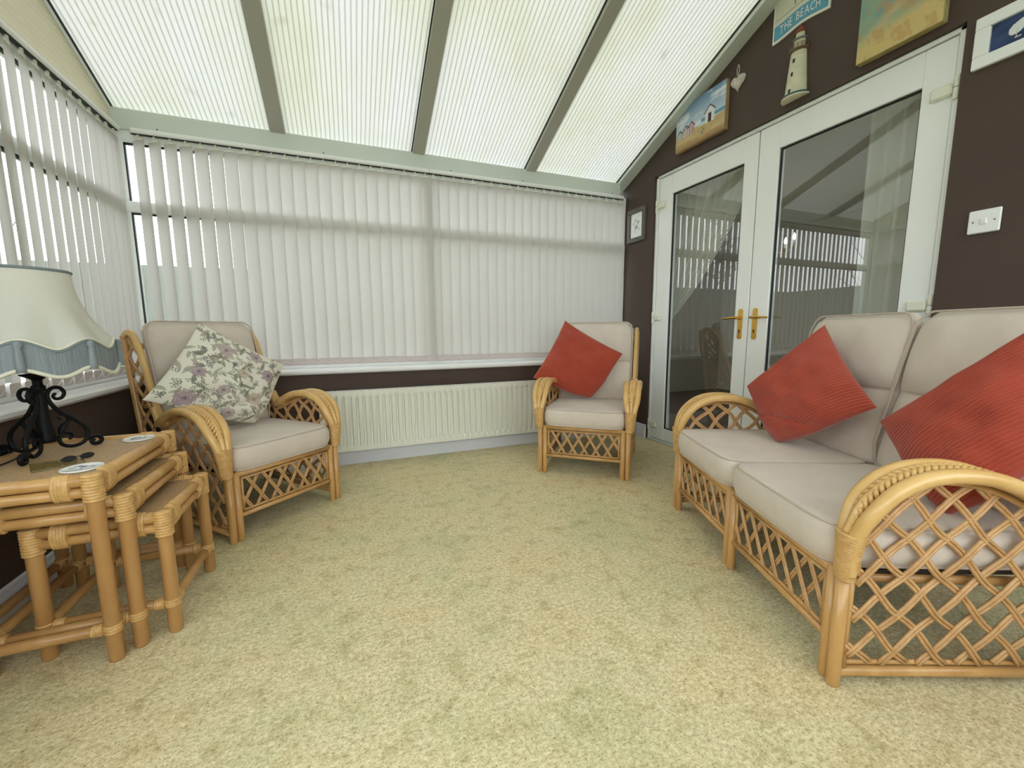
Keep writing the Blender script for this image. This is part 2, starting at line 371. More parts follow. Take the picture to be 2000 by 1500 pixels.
for x in (-1.05, -0.08, 0.86, 1.5, 2.42):
    MB().lathe([(0.004, -0.002), (0.004, 0.002)], 8).build('screw', M['gasket'], e1, loc=(x, 3.454, 2.318)).rotation_euler = (PI / 2, 0, 0)
eave('trim_2', 'pale grey eaves beam above the left window blind', XL - 0.06, -1.262, YF, 3.455, 2.338)
eave('trim_3', 'pale grey eaves beam opposite the long back blind', XL - 0.06, XR, YF - 0.1, YF)

# ---- windows
def window(n, label, ax, a0, a1, plane, inward, mull, sill=None, tz=(1.80, 1.87), z0=0.755, z1=2.30, th=0.06):
    """ax 'x': runs along X at Y=plane; ax 'y': runs along Y at X=plane.  inward = +1/-1 direction of the room along the normal"""
    w = struct(empty('window_%d' % n), label)
    def B(name, mat, p0, p1, q0, q1, zz0, zz1, bev=0.006):
        lo, hi = min(q0, q1), max(q0, q1)
        if ax == 'x': return bx(name, mat, w, p0, p1, lo, hi, zz0, zz1, bev)
        return bx(name, mat, w, lo, hi, p0, p1, zz0, zz1, bev)
    f = 0.06; h = th / 2
    B('window_frame', M['white'], a0, a1, plane - h, plane + h, z1 - 0.075, z1)
    B('window_frame', M['white'], a0, a1, plane - h, plane + h, z0, z0 + 0.07)
    B('transom', M['white'], a0, a1, plane - h, plane + h, *tz)
    ms = [a0 + f / 2] + list(mull) + [a1 - f / 2]
    for m_ in ms: B('mullion', M['white'], m_ - f / 2, m_ + f / 2, plane - h * 0.94, plane + h * 0.94, z0 + 0.06, z1 - 0.065)
    for i in range(len(ms) - 1):
        p0, p1 = ms[i] + f / 2, ms[i + 1] - f / 2
        for (q0, q1) in ((z0 + 0.07, tz[0]), (tz[1], z1 - 0.075)):
            MB().add([(p0, plane, q0), (p1, plane, q0), (p1, plane, q1), (p0, plane, q1)] if ax == 'x' else [(plane, p0, q0), (plane, p1, q0), (plane, p1, q1), (plane, p0, q1)], [(0, 1, 2, 3)]).build('pane', M['glass'], w, smooth=False)
            B('gasket', M['gasket'], p0, p1, plane + inward * h * 0.2, plane + inward * h * 0.7, q1 - 0.012, q1, 0)
            B('gasket', M['gasket'], p0, p0 + 0.008, plane + inward * h * 0.2, plane + inward * h * 0.7, q0, q1, 0)
    if sill:
        B('window_sill', M['sill'], sill[0], sill[1], sill[2], sill[3], 0.716, 0.756, 0.012)
    return w
window(1, 'long white framed back window behind the closed vertical blind', 'x', XL, XR, YB, -1, [0.66], (-1.18, XR, 3.342, 3.56))
window(2, 'white framed left window behind the part open vertical blind', 'y', YF, YB - 0.06, XL, 1, [0.2, 1.3, 2.42], (YF, 3.38, -1.145, -1.36))
window(3, 'white framed window opposite the radiator', 'x', XL, XR, YF, 1, [-0.365, 0.605, 1.575], (XL, XR, YF + 0.1, YF - 0.06))
struct(bx('trim_4', M['white'], None, -1.36, -1.262, 3.452, 3.56, 0.756, 2.296, 0.006), 'white corner post where the left and back windows meet')
# gable light over the left window, closed by a tan pleated blind
w4 = struct(empty('window_4'), 'triangular gable window above the left blind')
MB().add([(XL - 0.02, 3.5, EZ), (XL - 0.02, YR, ZR - 0.02), (XL - 0.02, YF, EZ)], [(0, 1, 2)]).build('pane', M['glass'], w4, smooth=False)
nz = 64; G = []
zs = np.linspace(2.336, ZR - 0.06, nz)
for k, z in enumerate(zs):
    y1 = min(EY - (z - EZ) / SL - 0.02, 3.47); y0 = max((YF - 0.03) + (z - EZ) / SL + 0.02, YF)
    G.append([(XL + 0.012 + (0.008 if k % 2 else -0.002), y0 + (y1 - y0) * t, z) for t in np.linspace(0, 1, 6)])
pb = MB().grid(np.array(G)).build('pleated_blind', M['pleat'], None, smooth=False)
tag(pb, 'tan pleated blind filling the gable above the left window', 'blind')

# ---- glazed double doors
XD = 2.632
door = struct(empty('door_1', (XD, 2.098, 0)), 'white double glazed doors with brass handles in the brown wall')
def D(name, mat, par, x0, x1, y0, y1, z0, z1, bev=0.004, off=(XD, 2.098, 0)):
    return bx(name, mat, par, x0 - off[0], x1 - off[0], y0 - off[1], y1 - off[1], z0, z1, bev)
for a in ((DY1 - 0.028, DY1), (DY0, DY0 + 0.028)): D('door_frame', M['white'], door, XD - 0.012, 2.74, *a, 0.0, DZ)
D('door_frame', M['white'], door, XD - 0.012, 2.74, DY0, DY1, DZ - 0.022, DZ)
D('threshold', M['alu'], door, XD - 0.02, 2.74, DY0, DY1, 0.0, 0.022)
def leaf(y0, y1, g0, g1, side):
    lf = empty('leaf', (0, 0, 0)); lf.parent = door
    gz0, gz1 = 0.135, 2.174; X0, X1 = XD, XD + 0.06
    bars = [('stile', y0, g0, 0.026, 2.336), ('stile', g1, y1, 0.026, 2.336), ('top_rail', g0, g1, gz1, 2.336), ('bottom_rail', g0, g1, 0.026, gz0)]
    for nm, a, b_, c, d in bars: D(nm, M['white'], lf, X0, X1, a, b_, c, d, 0.003)
    for a, b_, c, d in ((g0, g0 + 0.008, gz0, gz1), (g1 - 0.008, g1, gz0, gz1), (g0, g1, gz1 - 0.008, gz1), (g0, g1, gz0, gz0 + 0.008)):
        D('glazing_bead', M['gasket'], lf, X0 + 0.012, X0 + 0.03, a, b_, c, d, 0.003)
    gx = X0 + 0.024 - XD; MB().add([(gx, g0 - 2.098, gz0), (gx, g1 - 2.098, gz0), (gx, g1 - 2.098, gz1), (gx, g0 - 2.098, gz1)], [(0, 1, 2, 3)]).build('pane', M['door_glass'], lf, smooth=False)
    # handle on the meeting stile
    hy = (y0 + 0.054) if side > 0 else (y1 - 0.052); zc = 1.066
    h = MB(); ang = [(-0.016 * math.cos(t), 0.016 * math.sin(t)) for t in np.linspace(0, PI, 9)]
    oy = hy - 2.098; ox = X0 - XD
    poly = [(oy + a, zc + 0.092 + c) for a, c in ang] + [(oy - a, zc - 0.092 - c) for a, c in ang]
    h.prism(poly, 'x', ox - 0.009, ox)
    dirn = side
    h.tube([(ox - 0.005, oy, zc + 0.045), (ox - 0.045, oy, zc + 0.045)], 0.010, 10)
    h.tube(crom([(ox - 0.045, oy - dirn * 0.006, zc + 0.045), (ox - 0.05, oy + dirn * 0.03, zc + 0.045), (ox - 0.048, oy + dirn * 0.075, zc + 0.043), (ox - 0.045, oy + dirn * 0.118, zc + 0.041)], 4), [0.009] * 4 + [0.0085] * 5 + [0.007] * 4, 8)
    ho = autosmooth(h.build('handle', M['brass'], lf))
    MB().prism([(oy + 0.006 * math.cos(t), zc - 0.045 + 0.006 * math.sin(t)) for t in np.linspace(0, 2 * PI, 12, endpoint=False)], 'x', ox - 0.0105, ox - 0.008).prism([(oy - 0.0035, zc - 0.064), (oy + 0.0035, zc - 0.064), (oy + 0.0035, zc - 0.045), (oy - 0.0035, zc - 0.045)], 'x', ox - 0.0105, ox - 0.008).build('keyhole', M['black'], lf, smooth=False)
    ey = y1 if side > 0 else y0
    for hz in (2.11, 1.138, 0.155):
        hb = MB(); s_ = -1 if side > 0 else 1; q = ey - 2.098
        a, c = sorted((q, q + s_ * 0.080)); hb.box(ox - 0.018, ox, a, c, hz - 0.028, hz + 0.028, 0.009)
        for dz0, dz1 in ((-0.052, -0.003), (0.0, 0.05)): hb.lathe([(0.012, dz0), (0.0135, dz0 + 0.004), (0.0135, dz1 - 0.004), (0.012, dz1)], 12, (ox - 0.010, q - s_ * 0.016, hz))
        autosmooth(hb.build('hinge', M['ivory'], lf))
leaf(2.102, 3.044, 2.207, 2.888, +1)
leaf(1.132, 2.094, 1.250, 1.955, -1)

# ---- the room beyond the doors
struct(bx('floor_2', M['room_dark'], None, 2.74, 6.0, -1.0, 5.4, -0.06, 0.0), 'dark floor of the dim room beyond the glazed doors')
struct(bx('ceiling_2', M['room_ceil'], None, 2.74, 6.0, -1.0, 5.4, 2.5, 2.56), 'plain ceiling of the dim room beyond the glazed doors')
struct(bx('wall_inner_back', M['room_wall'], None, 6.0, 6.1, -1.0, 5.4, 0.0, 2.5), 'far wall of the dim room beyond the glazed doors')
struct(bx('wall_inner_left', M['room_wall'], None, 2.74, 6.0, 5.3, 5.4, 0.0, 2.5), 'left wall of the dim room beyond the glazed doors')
b = MB().box(2.74, 6.0, -1.1, -1.0, 0.0, 0.85).box(2.74, 6.0, -1.1, -1.0, 2.25, 2.5).box(2.74, 3.3, -1.1, -1.0, 0.85, 2.25).box(5.4, 6.0, -1.1, -1.0, 0.85, 2.25)
struct(b.build('wall_inner_right', M['room_wall'], None, smooth=False), 'right wall of the dim room beyond the glazed doors')
w5 = struct(empty('window_5'), 'unseen white framed window added to bring daylight into the dim room beyond the doors')  # unseen window, added to give the inner room and its curtain daylight
for a in ((3.3, 5.4, 0.85, 0.91), (3.3, 5.4, 2.19, 2.25), (3.3, 3.36, 0.91, 2.19), (5.34, 5.4, 0.91, 2.19), (4.32, 4.38, 0.91, 2.19)): bx('window_frame', M['white'], w5, a[0], a[1], -1.08, -1.02, a[2], a[3], 0.004)
for a, c in ((3.36, 4.32), (4.38, 5.34)): MB().add([(a, -1.05, 0.91), (c, -1.05, 0.91), (c, -1.05, 2.19), (a, -1.05, 2.19)], [(0, 1, 2, 3)]).build('pane', M['glass'], w5, smooth=False)

# ---- outside
struct(bx('ground', M['grass'], None, -14, 14, -8, 18, -0.3, -0.08), 'garden lawn outside the windows')

# ------------------------------------------------------------------ vertical blinds
VW, VZ0, VZ1 = 0.089, 0.832, 2.232
_vane = MB().grid(np.array([[(x, 0.004 * (1 - (x / (VW / 2)) ** 2), z) for z in (VZ0, 1.3, 1.77, VZ1)] for x in np.linspace(-VW / 2, VW / 2, 5)])).mesh('vane', M['vane'])
_wt = MB().box(-VW / 2, VW / 2, 0.001, 0.0045, 0.782, VZ0, 0.001).mesh('bottom_weight', M['weight'], smooth=False)
_hg = MB().box(-0.02, 0.02, -0.002, 0.004, VZ1, VZ1 + 0.014, 0).box(-0.005, 0.005, -0.005, 0.005, VZ1 + 0.010, VZ1 + 0.036, 0).mesh('hanger', M['ivory'], smooth=False)
def mk(name, me, parent, loc=(0, 0, 0), rz=0):
    o = bpy.data.objects.new(name, me); COL.objects.link(o); o.parent = parent; o.location = loc; o.rotation_euler = (0, 0, rz); return o
def blind(label, ax, plane, pos, tilts, group=None):
    c = pos[len(pos) // 2]
    root = empty('vertical_blind', (c, plane, 0) if ax == 'x' else (plane, c, 0)); tag(root, label, 'blind')
    if group: root['group'] = group
    p0, p1 = min(pos) - c - 0.033, max(pos) - c + 0.029
    if ax == 'x':
        bx('headrail', M['white'], root, p0, p1, -0.024, 0.022, 2.266, 2.295, 0.007); bx('rail_slot', M['gasket'], root, p0, p1, -0.012, 0.012, 2.2635, 2.2665)
    else:
        bx('headrail', M['white'], root, -0.022, 0.026, p0, p1, 2.266, 2.295, 0.007); bx('rail_slot', M['gasket'], root, -0.012, 0.012, p0, p1, 2.2635, 2.2665)
    pts = []
    for q, t in zip(pos, tilts):
        l = (q - c, 0, 0) if ax == 'x' else (0, q - c, 0)
        rz = (PI - t) if ax == 'x' else (PI / 2 + t)
        if ax == 'x': rz = -t
        v = mk('vane', _vane, root, l, rz); mk('bottom_weight', _wt, v); mk('hanger', _hg, v)
        for sgn in (-1,):
            e = (VW * 0.40 * sgn if ax == 'x' else -VW * 0.40)
            pts.append(np.array((l[0] + math.cos(rz) * 0 + math.sin(rz) * 0.006, l[1] - math.cos(rz) * 0.006, 0.812)) if ax == 'x' else np.array((l[0] + math.sin(rz) * 0.006, l[1] - math.cos(rz) * 0.006, 0.812)))
    for a, b_ in zip(pts[:-1], pts[1:]):
        path = []
        for t in np.linspace(0, 1, 7):
            p = a + (b_ - a) * t; p = p + np.array((0, -0.004, -0.016 * 4 * t * (1 - t))) if ax == 'x' else p + np.array((0.004, 0, -0.022 * 4 * t * (1 - t))); path.append(p)
        MB().tube(path, 0.0016, 5).build('link_chain', M['china'], root)
    return root
R_ = math.radians
xs = [-1.147 + 0.0817 * i for i in range(23)]
blind('long vertical blind at the back, left of its seam, the armchair in front', 'x', 3.435, xs, [R_(a) for a in (33, 30, 27, 23, 19, 16)] + [R_(15 + 1.5 * math.sin(i * 1.7)) for i in range(17)])
xs = [0.712 + 0.0815 * i for i in range(23)]
blind('vertical blind at the back, right of the seam, behind the red cushion', 'x', 3.435, xs, [R_(15 + 1.5 * math.sin(i * 2.1)) for i in range(23)])
ys = [3.385 - 0.0855 * i for i in range(26)]
blind('vertical blind with gaps between its vanes on the left window', 'y', -1.246, ys, [R_(max(-2, min(11.0, -1.5 + 0.95 * i))) for i in range(26)])

# ------------------------------------------------------------------ radiator
rad = tag(empty('radiator', (0.70, 3.31, 0.12)), 'long white ribbed panel radiator between the two armchairs', 'radiator')
RX, RH = 0.91, 0.465
nx = 36; xsr = [-RX]; prof = [0.0]
pitch = (2 * RX - 0.06) / nx
G = []
zrow = [0, 0.028, 0.045, 0.055, RH - 0.06, RH - 0.05, RH - 0.035, RH]
am = [0, 0, 0.6, 1, 1, 0.6, 0, 0]
cols = [(-RX, 0)]
for i in range(nx):
    x0 = -RX + 0.03 + i * pitch
    cols += [(x0, 0), (x0 + pitch * 0.50, 0), (x0 + pitch * 0.62, 1), (x0 + pitch * 0.86, 1), (x0 + pitch * 0.97, 0)]
cols += [(RX, 0)]
G = np.array([[(x, -0.016 + 0.020 * a * k, z) for z, k in zip(zrow, am)] for x, a in cols])
autosmooth(MB().grid(G).build('front_panel', M['rad'], rad), 50)
bx('back_panel', M['rad'], rad, -RX, RX, 0.044, 0.052, 0, RH)
for s in (-1, 1): bx('side_panel', M['rad'], rad, s * RX - 0.004, s * RX + 0.004, -0.012, 0.052, 0.0, RH, 0.002)
g = MB()
for i in range(90):
    x = -RX + 0.01 + i * (2 * RX - 0.02) / 89; g.box(x - 0.006, x + 0.004, -0.006, 0.044, RH - 0.008, RH - 0.003)
for y in (-0.012, 0.046): g.box(-RX, RX, y, y + 0.006, RH - 0.012, RH)
go = g.build('top_grille', M['rad'], rad, smooth=False)
for s in (-0.6, 0.6): bx('bracket', M['rad'], rad, s - 0.02, s + 0.02, 0.052, 0.07, 0.05, RH - 0.05)

# ------------------------------------------------------------------ rattan seating
ARCH = [(0.0, 0.35), (-0.004, 0.42), (0.0, 0.48), (0.03, 0.555), (0.085, 0.612), (0.155, 0.643), (0.235, 0.650), (0.315, 0.640), (0.395, 0.612), (0.455, 0.580), (0.505, 0.562), (0.545, 0.580), (0.58, 0.635), (0.62, 0.74), (0.665, 0.87), (0.705, 0.965), (0.745, 1.015), (0.795, 1.035), (0.845, 1.012)]
POST = [(0.845, 1.012), (0.825, 0.88), (0.785, 0.62), (0.745, 0.35), (0.71, 0.0)]
def inpoly(x, y, P):
    c = False; j = len(P) - 1
    for i in range(len(P)):
        if (P[i][1] > y) != (P[j][1] > y) and x < (P[j][0] - P[i][0]) * (y - P[i][1]) / (P[j][1] - P[i][1]) + P[i][0]: c = not c
        j = i
    return c
def lattice(parent, poly, ang, spacing, mapf, r=0.0054, wig=0.006, weave=0.0052, flat=False):
    """canes in a (u, z) polygon, two crossing families; mapf(u, z, out) -> 3-D point"""
    P = np.array(poly); cx, cz = P.mean(0); R = 1.5
    for fam in (1, -1):
        d = np.array((math.cos(ang), fam * math.sin(ang))); n = np.array((-d[1], d[0]))
        step = 2 * spacing * math.cos(ang)          # crossing distance along a cane
        for k in range(-20, 21):
            o = np.array((0.0, 0.0)) + n * spacing * (k + (0.5 if fam < 0 else 0.15))
            o = o + np.array((P[:, 0].min(), P[:, 1].min()))
            ss = np.arange(-R, R, 0.008); run = []; runs = []
            for s in ss:
                q = o + d * s
                if inpoly(q[0], q[1], poly): run.append(s)
                elif run: runs.append(run); run = []
            if run: runs.append(run)
            for run in runs:
                if run[-1] - run[0] < 0.05: continue
                s0, s1 = run[0] - 0.008, run[-1] + 0.008
                m = max(5, int((s1 - s0) / 0.02)); b = MB()
                for side in (-1, 1):
                    path = []
                    for s in np.linspace(s0, s1, m):
                        e = min(1.0, (s - s0) / 0.03, (s1 - s) / 0.03)
                        q = o + d * s + n * (wig * math.sin(PI * s / 0.105 + k * PI) + side * r * 0.93)
                        path.append(mapf(q[0], q[1], weave * fam if flat else weave * e * fam * math.sin(PI * s / 0.105 + k * PI + 0.6)))
                    b.tube(path, r, 6)
                b.build('cane', M['cane'], parent)
def binding(parent, path, r0, turns, name='binding', mat=None, sx=1.0, up=None, n=12):
    P = crom(path, 8); L = [0]
    for a, b_ in zip(P[:-1], P[1:]): L.append(L[-1] + np.linalg.norm(b_ - a))
    m = turns * 4 + 1; pts = []; rr = []
    for i in range(m):
        l = L[-1] * i / (m - 1); k = min(max(np.searchsorted(L, l) - 1, 0), len(P) - 2); t = (l - L[k]) / (L[k + 1] - L[k] + 1e-9)
        pts.append(P[k] * (1 - t) + P[k + 1] * t)
        f = i / (m - 1); base = r0(f) if callable(r0) else r0
        rr.append(base + 0.0024 * abs(math.sin(PI * i / 4)) ** 0.6 - 0.0006)
    b = MB().tube(pts, rr, n, sx=sx, up=up); return b.build(name, mat or M['bind'], parent)

def cushion_box(parent, name, x0, x1, y0, y1, z0, z1, tilt=0.0, dome=0.012, bulge=0.010):
    """box cushion with rounded corners in plan, a domed top and piping round both edges"""
    cx, cy = (x0 + x1) / 2, (y0 + y1) / 2; hx, hy = (x1 - x0) / 2, (y1 - y0) / 2
    n = 64; rc = 0.045; ring = []
    for k in range(n):
        a = 2 * PI * k / n; c, s = math.cos(a), math.sin(a); e = 0.26
        ring.append((math.copysign(abs(c) ** e, c), math.copysign(abs(s) ** e, s)))
    def P(sc, z, out=0.0):
        v = []
        for (a, b_) in ring:
            x = cx + a * (hx * sc + out); y = cy + b_ * (hy * sc + out); v.append((x, y, z + tilt * (y - y0)))
        return v
    rows = [P(0.3, z0), P(0.97, z0), P(1.0, z0 + 0.008)]
    for t in (0.25, 0.5, 0.75): rows.append(P(1.0, z0 + (z1 - z0) * t, bulge * math.sin(PI * t)))
    rows += [P(1.0, z1 - 0.008), P(0.975, z1 + 0.001)]
    for sc in (0.9, 0.75, 0.55, 0.3, 0.1): rows.append(P(sc, z1 + dome * (1 - sc ** 2.2)))
    vs = [p for r in rows for p in r]; m = len(rows)
    fs = [(i * n + k, i * n + (k + 1) % n, (i + 1) * n + (k + 1) % n, (i + 1) * n + k) for i in range(m - 1) for k in range(n)]
    fs += [tuple(range(n - 1, -1, -1)), tuple((m - 1) * n + k for k in range(n))]
    o = MB().add(vs, fs).build(name, M['linen'], parent)
    MB().ring(P(0.992, z1 - 0.002), 0.0042, 6).build('piping', M['pipe'], o)
    MB().ring(P(0.992, z0 + 0.004), 0.0042, 6).build('piping', M['pipe'], o)
    return o
def back_cushion(parent, x0, x1, seed=0):
    """reclined pad with a full upper roll, a crease and a lower pad"""
    H, n1, n2 = 0.655, 40, 44; cx, hx = (x0 + x1) / 2, (x1 - x0) / 2
    lr = np.random.default_rng(seed); ph = lr.uniform(0, 6, 6)
    y_b, z_b, sl = 0.585, 0.455, 0.225
    def T(s, t):
        e = (max(0.0, 1 - abs(s) ** 3.2)) ** 0.42
        if t > 0.5: q = (t - 0.74) / 0.26; f = 0.078 * (max(0.0, 1 - abs(q) ** 2.6)) ** 0.5
        else: q = (t - 0.25) / 0.27; f = 0.054 * (max(0.0, 1 - abs(q) ** 3.0)) ** 0.5
        cr = math.exp(-((t - 0.487) / 0.016) ** 2)
        f = max(f, 0.036 * (0 < t < 1) * (1 - 0.8 * cr))
        edge = min(1.0, (min(t, 1 - t) / 0.035)) ** 0.5
        wr = 0.0035 * math.sin(9 * s + ph[0] + 6 * t) * math.sin(14 * t + ph[1]) + 0.003 * math.exp(-((t - 0.45) / 0.06) ** 2) * math.sin(30 * s + ph[2])
        return (f + wr) * e * edge
    def pos(s, t, sg):
        xx = hx * (1 - 0.035 * (1 if t > 0.96 else 0)); rnd = max(0.0, abs(s) - 0.82) / 0.18
        tt = t - (0.05 * rnd ** 2 if t > 0.5 else -0.02 * rnd ** 2) * (abs(t - 0.5) * 2) ** 3
        z = z_b + tt * H * 0.975; y = y_b + tt * H * sl + sg * T(s, t)
        return (cx + xx * s, y, z)
    Ss = np.sin(np.linspace(-PI / 2, PI / 2, n1)); Ts = (1 - np.cos(np.linspace(0, PI, n2))) / 2
    Ts = np.sort(np.concatenate([Ts, [0.465, 0.476, 0.487, 0.498, 0.51]]))
    b = MB()
    b.grid(np.array([[pos(s, t, -1) for t in Ts] for s in Ss])); b.grid(np.array([[pos(s, t, 0.62) for t in Ts] for s in Ss[::-1]]))
    o = b.build('back_cushion', M['linen'], parent)
    loop = [pos(s, Ts[-1], 0) for s in Ss] + [pos(Ss[-1], t, 0) for t in Ts[::-1][1:]] + [pos(s, Ts[0], 0) for s in Ss[::-1][1:]] + [pos(Ss[0], t, 0) for t in Ts[1:-1]]
    loop = [(x, y - 0.035 * min(1, max(0, (z - z_b) / 0.1)), z) for x, y, z in loop]
    MB().ring(loop, 0.0045, 6).build('piping', M['pipe'], o)
    return o

def rattan_seat(name, label, cat, loc, rz, W, nseat):
    root = tag(empty(name, (loc[0], loc[1], 0), rz), label, cat)
    RT = M['rattan']
    for s in (-1, 1):
        X = s * W
        # front leg pair
        MB().tube([(X, 0, 0), (X, 0, 0.004), (X, 0, 0.36)], [0.015, 0.0175, 0.0175], 12).build('leg', RT, root)
        MB().tube([(X - s * 0.036, 0.002, 0), (X - s * 0.036, 0.002, 0.004), (X - s * 0.036, 0.002, 0.348)], [0.0145, 0.017, 0.017], 12).build('leg', RT, root)
        # arm: an outer and an inner pole parting above the binding, rejoining by the back
        def off(u, z, i):
            if i <= 2: return 0.006 + 0.008 * i
            if i <= 9: return 0.033 + 0.010 * math.sin(PI * (i - 2) / 8)
            return {10: 0.022, 11: 0.012}.get(i, 0.006)
        for sg, rad_, nm in ((1, 0.0205, 'arm_pole'), (-1, 0.0205, 'arm_pole')):
            pts = [(X + s * (0.012 + sg * off(u, z, i)), u, z) for i, (u, z) in enumerate(ARCH)]
            if sg > 0: pts = pts[:13]
            path = crom(pts, 5)
            rr = []
            for i in range(len(path)):
                f = i / 5.0; rr.append(0.0165 + (rad_ - 0.0165) * min(1, f / 4) if f < 10 else max(0.0165, rad_ - 0.004 * (f - 10)))
            MB().tube(path, rr, 12).build(nm, M['rattan_l'], root)
        # thin liner inside the arch
        lin_ = crom([(X + s * 0.012, u + (0.026 if i < 4 else (0.014 if i < 6 else (0.0 if i < 9 else 0.004))), z - (0.0 if i < 3 else (0.02 if i < 5 else 0.032))) for i, (u, z) in enumerate(ARCH[:11])], 4)
        MB().tube(lin_, 0.009, 8).build('arch_liner', M['rattan'], root)
        # braid between the poles
        b = MB(); ar = crom([(X + s * 0.012, u, z) for u, z in ARCH[2:10]], 9); path = []
        for i in range(len(ar)):
            t = ar[min(i + 1, len(ar) - 1)] - ar[max(i - 1, 0)]; t = t / np.linalg.norm(t); path.append(ar[i] + np.array((0, -t[2], t[1])) * 0.008)
        for i in range(0, len(path) - 2, 2):
            p, q = path[i], path[i + 2]; t = (q - p) / np.linalg.norm(q - p); no = np.array((0, -t[2], t[1]))
            wdt = 0.021 * min(1, 0.25 + i / 16, 0.25 + (len(path) - 2 - i) / 14)
            for side in (-1, 1):
                p = path[i] + (t * 0.008 if side > 0 else 0)
                b.tube([p + np.array((side * wdt, 0, 0)) - t * 0.008 - no * 0.003, p + np.array((side * wdt * 0.5, 0, 0)) + t * 0.004 + no * 0.006, p + t * 0.016 - np.array((side * wdt * 0.35, 0, 0)) - no * 0.001], [0.0058, 0.0074, 0.0052], 6)
        b.tube([p - np.array((0, 0, 0.010)) for p in path], 0.012, 6, sx=1.6)
        b.build('braid', M['rattan_l'], root)
        # wrapped binding where the poles part
        binding(root, [(X + s * 0.004, 0, 0.335), (X + s * 0.008, -0.002, 0.40), (X + s * 0.012, 0.0, 0.475)], lambda f: 0.0215 + 0.011 * f, 22, up=(0, 1, 0), sx=1.0 + 0.18)
        binding(root, [(X + s * 0.012, 0.455, 0.580), (X + s * 0.012, 0.50, 0.563), (X + s * 0.012, 0.535, 0.572)], 0.026, 12)
        # rear post and wing top
        MB().tube(crom([(X + s * 0.010, u, z) for u, z in POST], 5), 0.0165, 10).build('back_post', RT, root)
        # rails of the side panel
        MB().tube([(X, 0.0, 0.045), (X, 0.712, 0.045)], 0.015, 10).build('side_rail', RT, root)
        MB().tube([(X, 0.0, 0.074), (X, 0.715, 0.074)], 0.0075, 8).build('side_rail', RT, root)
        MB().tube([(X - s * 0.025, 0.0, 0.325), (X - s * 0.025, 0.735, 0.300)], 0.014, 8).build('seat_rail', M['rattan_d'], root)
        MB().tube([(X + s * 0.002, 0.022, 0.05), (X + s * 0.004, 0.022, 0.40)], 0.008, 8).build('arch_liner', RT, root)
        poly = [(0.03, 0.08), (0.028, 0.42), (0.05, 0.52), (0.10, 0.578), (0.17, 0.612), (0.25, 0.618), (0.33, 0.605), (0.42, 0.57), (0.50, 0.54), (0.56, 0.565), (0.60, 0.64), (0.64, 0.76), (0.69, 0.89), (0.735, 0.975), (0.79, 1.0), (0.825, 0.985), (0.81, 0.88), (0.77, 0.62), (0.73, 0.35), (0.70, 0.08)]
        lattice(root, poly, R_(46), 0.078, lambda u, z, o, X=X, s=s: (X + s * (0.008 + o), u, z))
    # front apron panels
    segs = [(-W + 0.036, W - 0.036)] if nseat == 1 else [(-W + 0.036, -0.018), (0.018, W - 0.036)]
    if nseat == 2:
        for xx in (-0.018, 0.018): MB().tube([(xx, 0.002, 0), (xx, 0.002, 0.004), (xx, 0.002, 0.348)], [0.0145, 0.017, 0.017], 12).build('leg', RT, root)
    for a, c in segs:
        MB().tube([(a, 0.002, 0.338), (c, 0.002, 0.338)], 0.016, 10).build('apron_rail', RT, root)
        MB().tube([(a, 0.002, 0.128), (c, 0.002, 0.128)], 0.012, 10).build('apron_rail', RT, root)
        x0, x1, z0, z1 = a + 0.026, c - 0.026, 0.149, 0.312
        for p, q in (((x0, z0), (x1, z0)), ((x0, z1), (x1, z1)), ((x0, z0), (x0, z1)), ((x1, z0), (x1, z1))):
            MB().tube([(p[0], 0.002, p[1]), (q[0], 0.002, q[1])], 0.0065, 6).build('apron_bead', RT, root)
        lattice(root, [(x0, z0), (x1, z0), (x1, z1), (x0, z1)], R_(59), 0.070, lambda u, z, o: (u, 0.004 + o, z), r=0.0046, wig=0.0, weave=0.0045, flat=True)
    # back frame and seat deck
    MB().tube([(-W, 0.835, 0.955), (W, 0.835, 0.955)], 0.017, 10).build('back_rail', RT, root)
    MB().tube([(-W, 0.79, 0.62), (W, 0.79, 0.62)], 0.014, 10).build('back_rail', RT, root)
    MB().tube([(-W, 0.74, 0.30), (W, 0.74, 0.30)], 0.015, 10).build('back_rail', RT, root)
    ns = 5 if nseat == 1 else 9
    for i in range(ns):
        x = -W + 2 * W * (i + 1) / (ns + 1); MB().tube([(x, 0.742, 0.30), (x, 0.79, 0.62), (x, 0.835, 0.955)], 0.009, 8).build('back_slat', RT, root)
    bx('seat_deck', M['webbing'], root, -W + 0.02, W - 0.02, 0.02, 0.735, 0.332, 0.345)
    # cushions
    sc = [(-W + 0.024, W - 0.024)] if nseat == 1 else [(-W + 0.016, -0.002), (0.002, W - 0.016)]
    for a, c in sc: cushion_box(root, 'seat_cushion', a, c, -0.028, 0.60, 0.352, 0.472, tilt=-0.012)
    bc = [(-W + 0.020, W - 0.020)] if nseat == 1 else [(-W + 0.020, -0.004), (0.004, W - 0.020)]
    for i, (a, c) in enumerate(bc): back_cushion(root, a, c, int(loc[0] * 100) % 17 + i)
    return root
rattan_seat('armchair', 'rattan armchair with beige cushions holding the floral cushion, beside the nest of tables', 'armchair', (-0.3325, 2.4825), R_(41.75), 0.31, 1)
rattan_seat('armchair', 'rattan armchair with beige cushions in the corner between radiator and doors', 'armchair', (1.513, 2.4395), R_(-40.5), 0.31, 1)
rattan_seat('sofa', 'two seater rattan sofa with lattice arms and beige cushions', 'sofa', (1.502, 1.2145), -1.97136, 0.6075, 2)

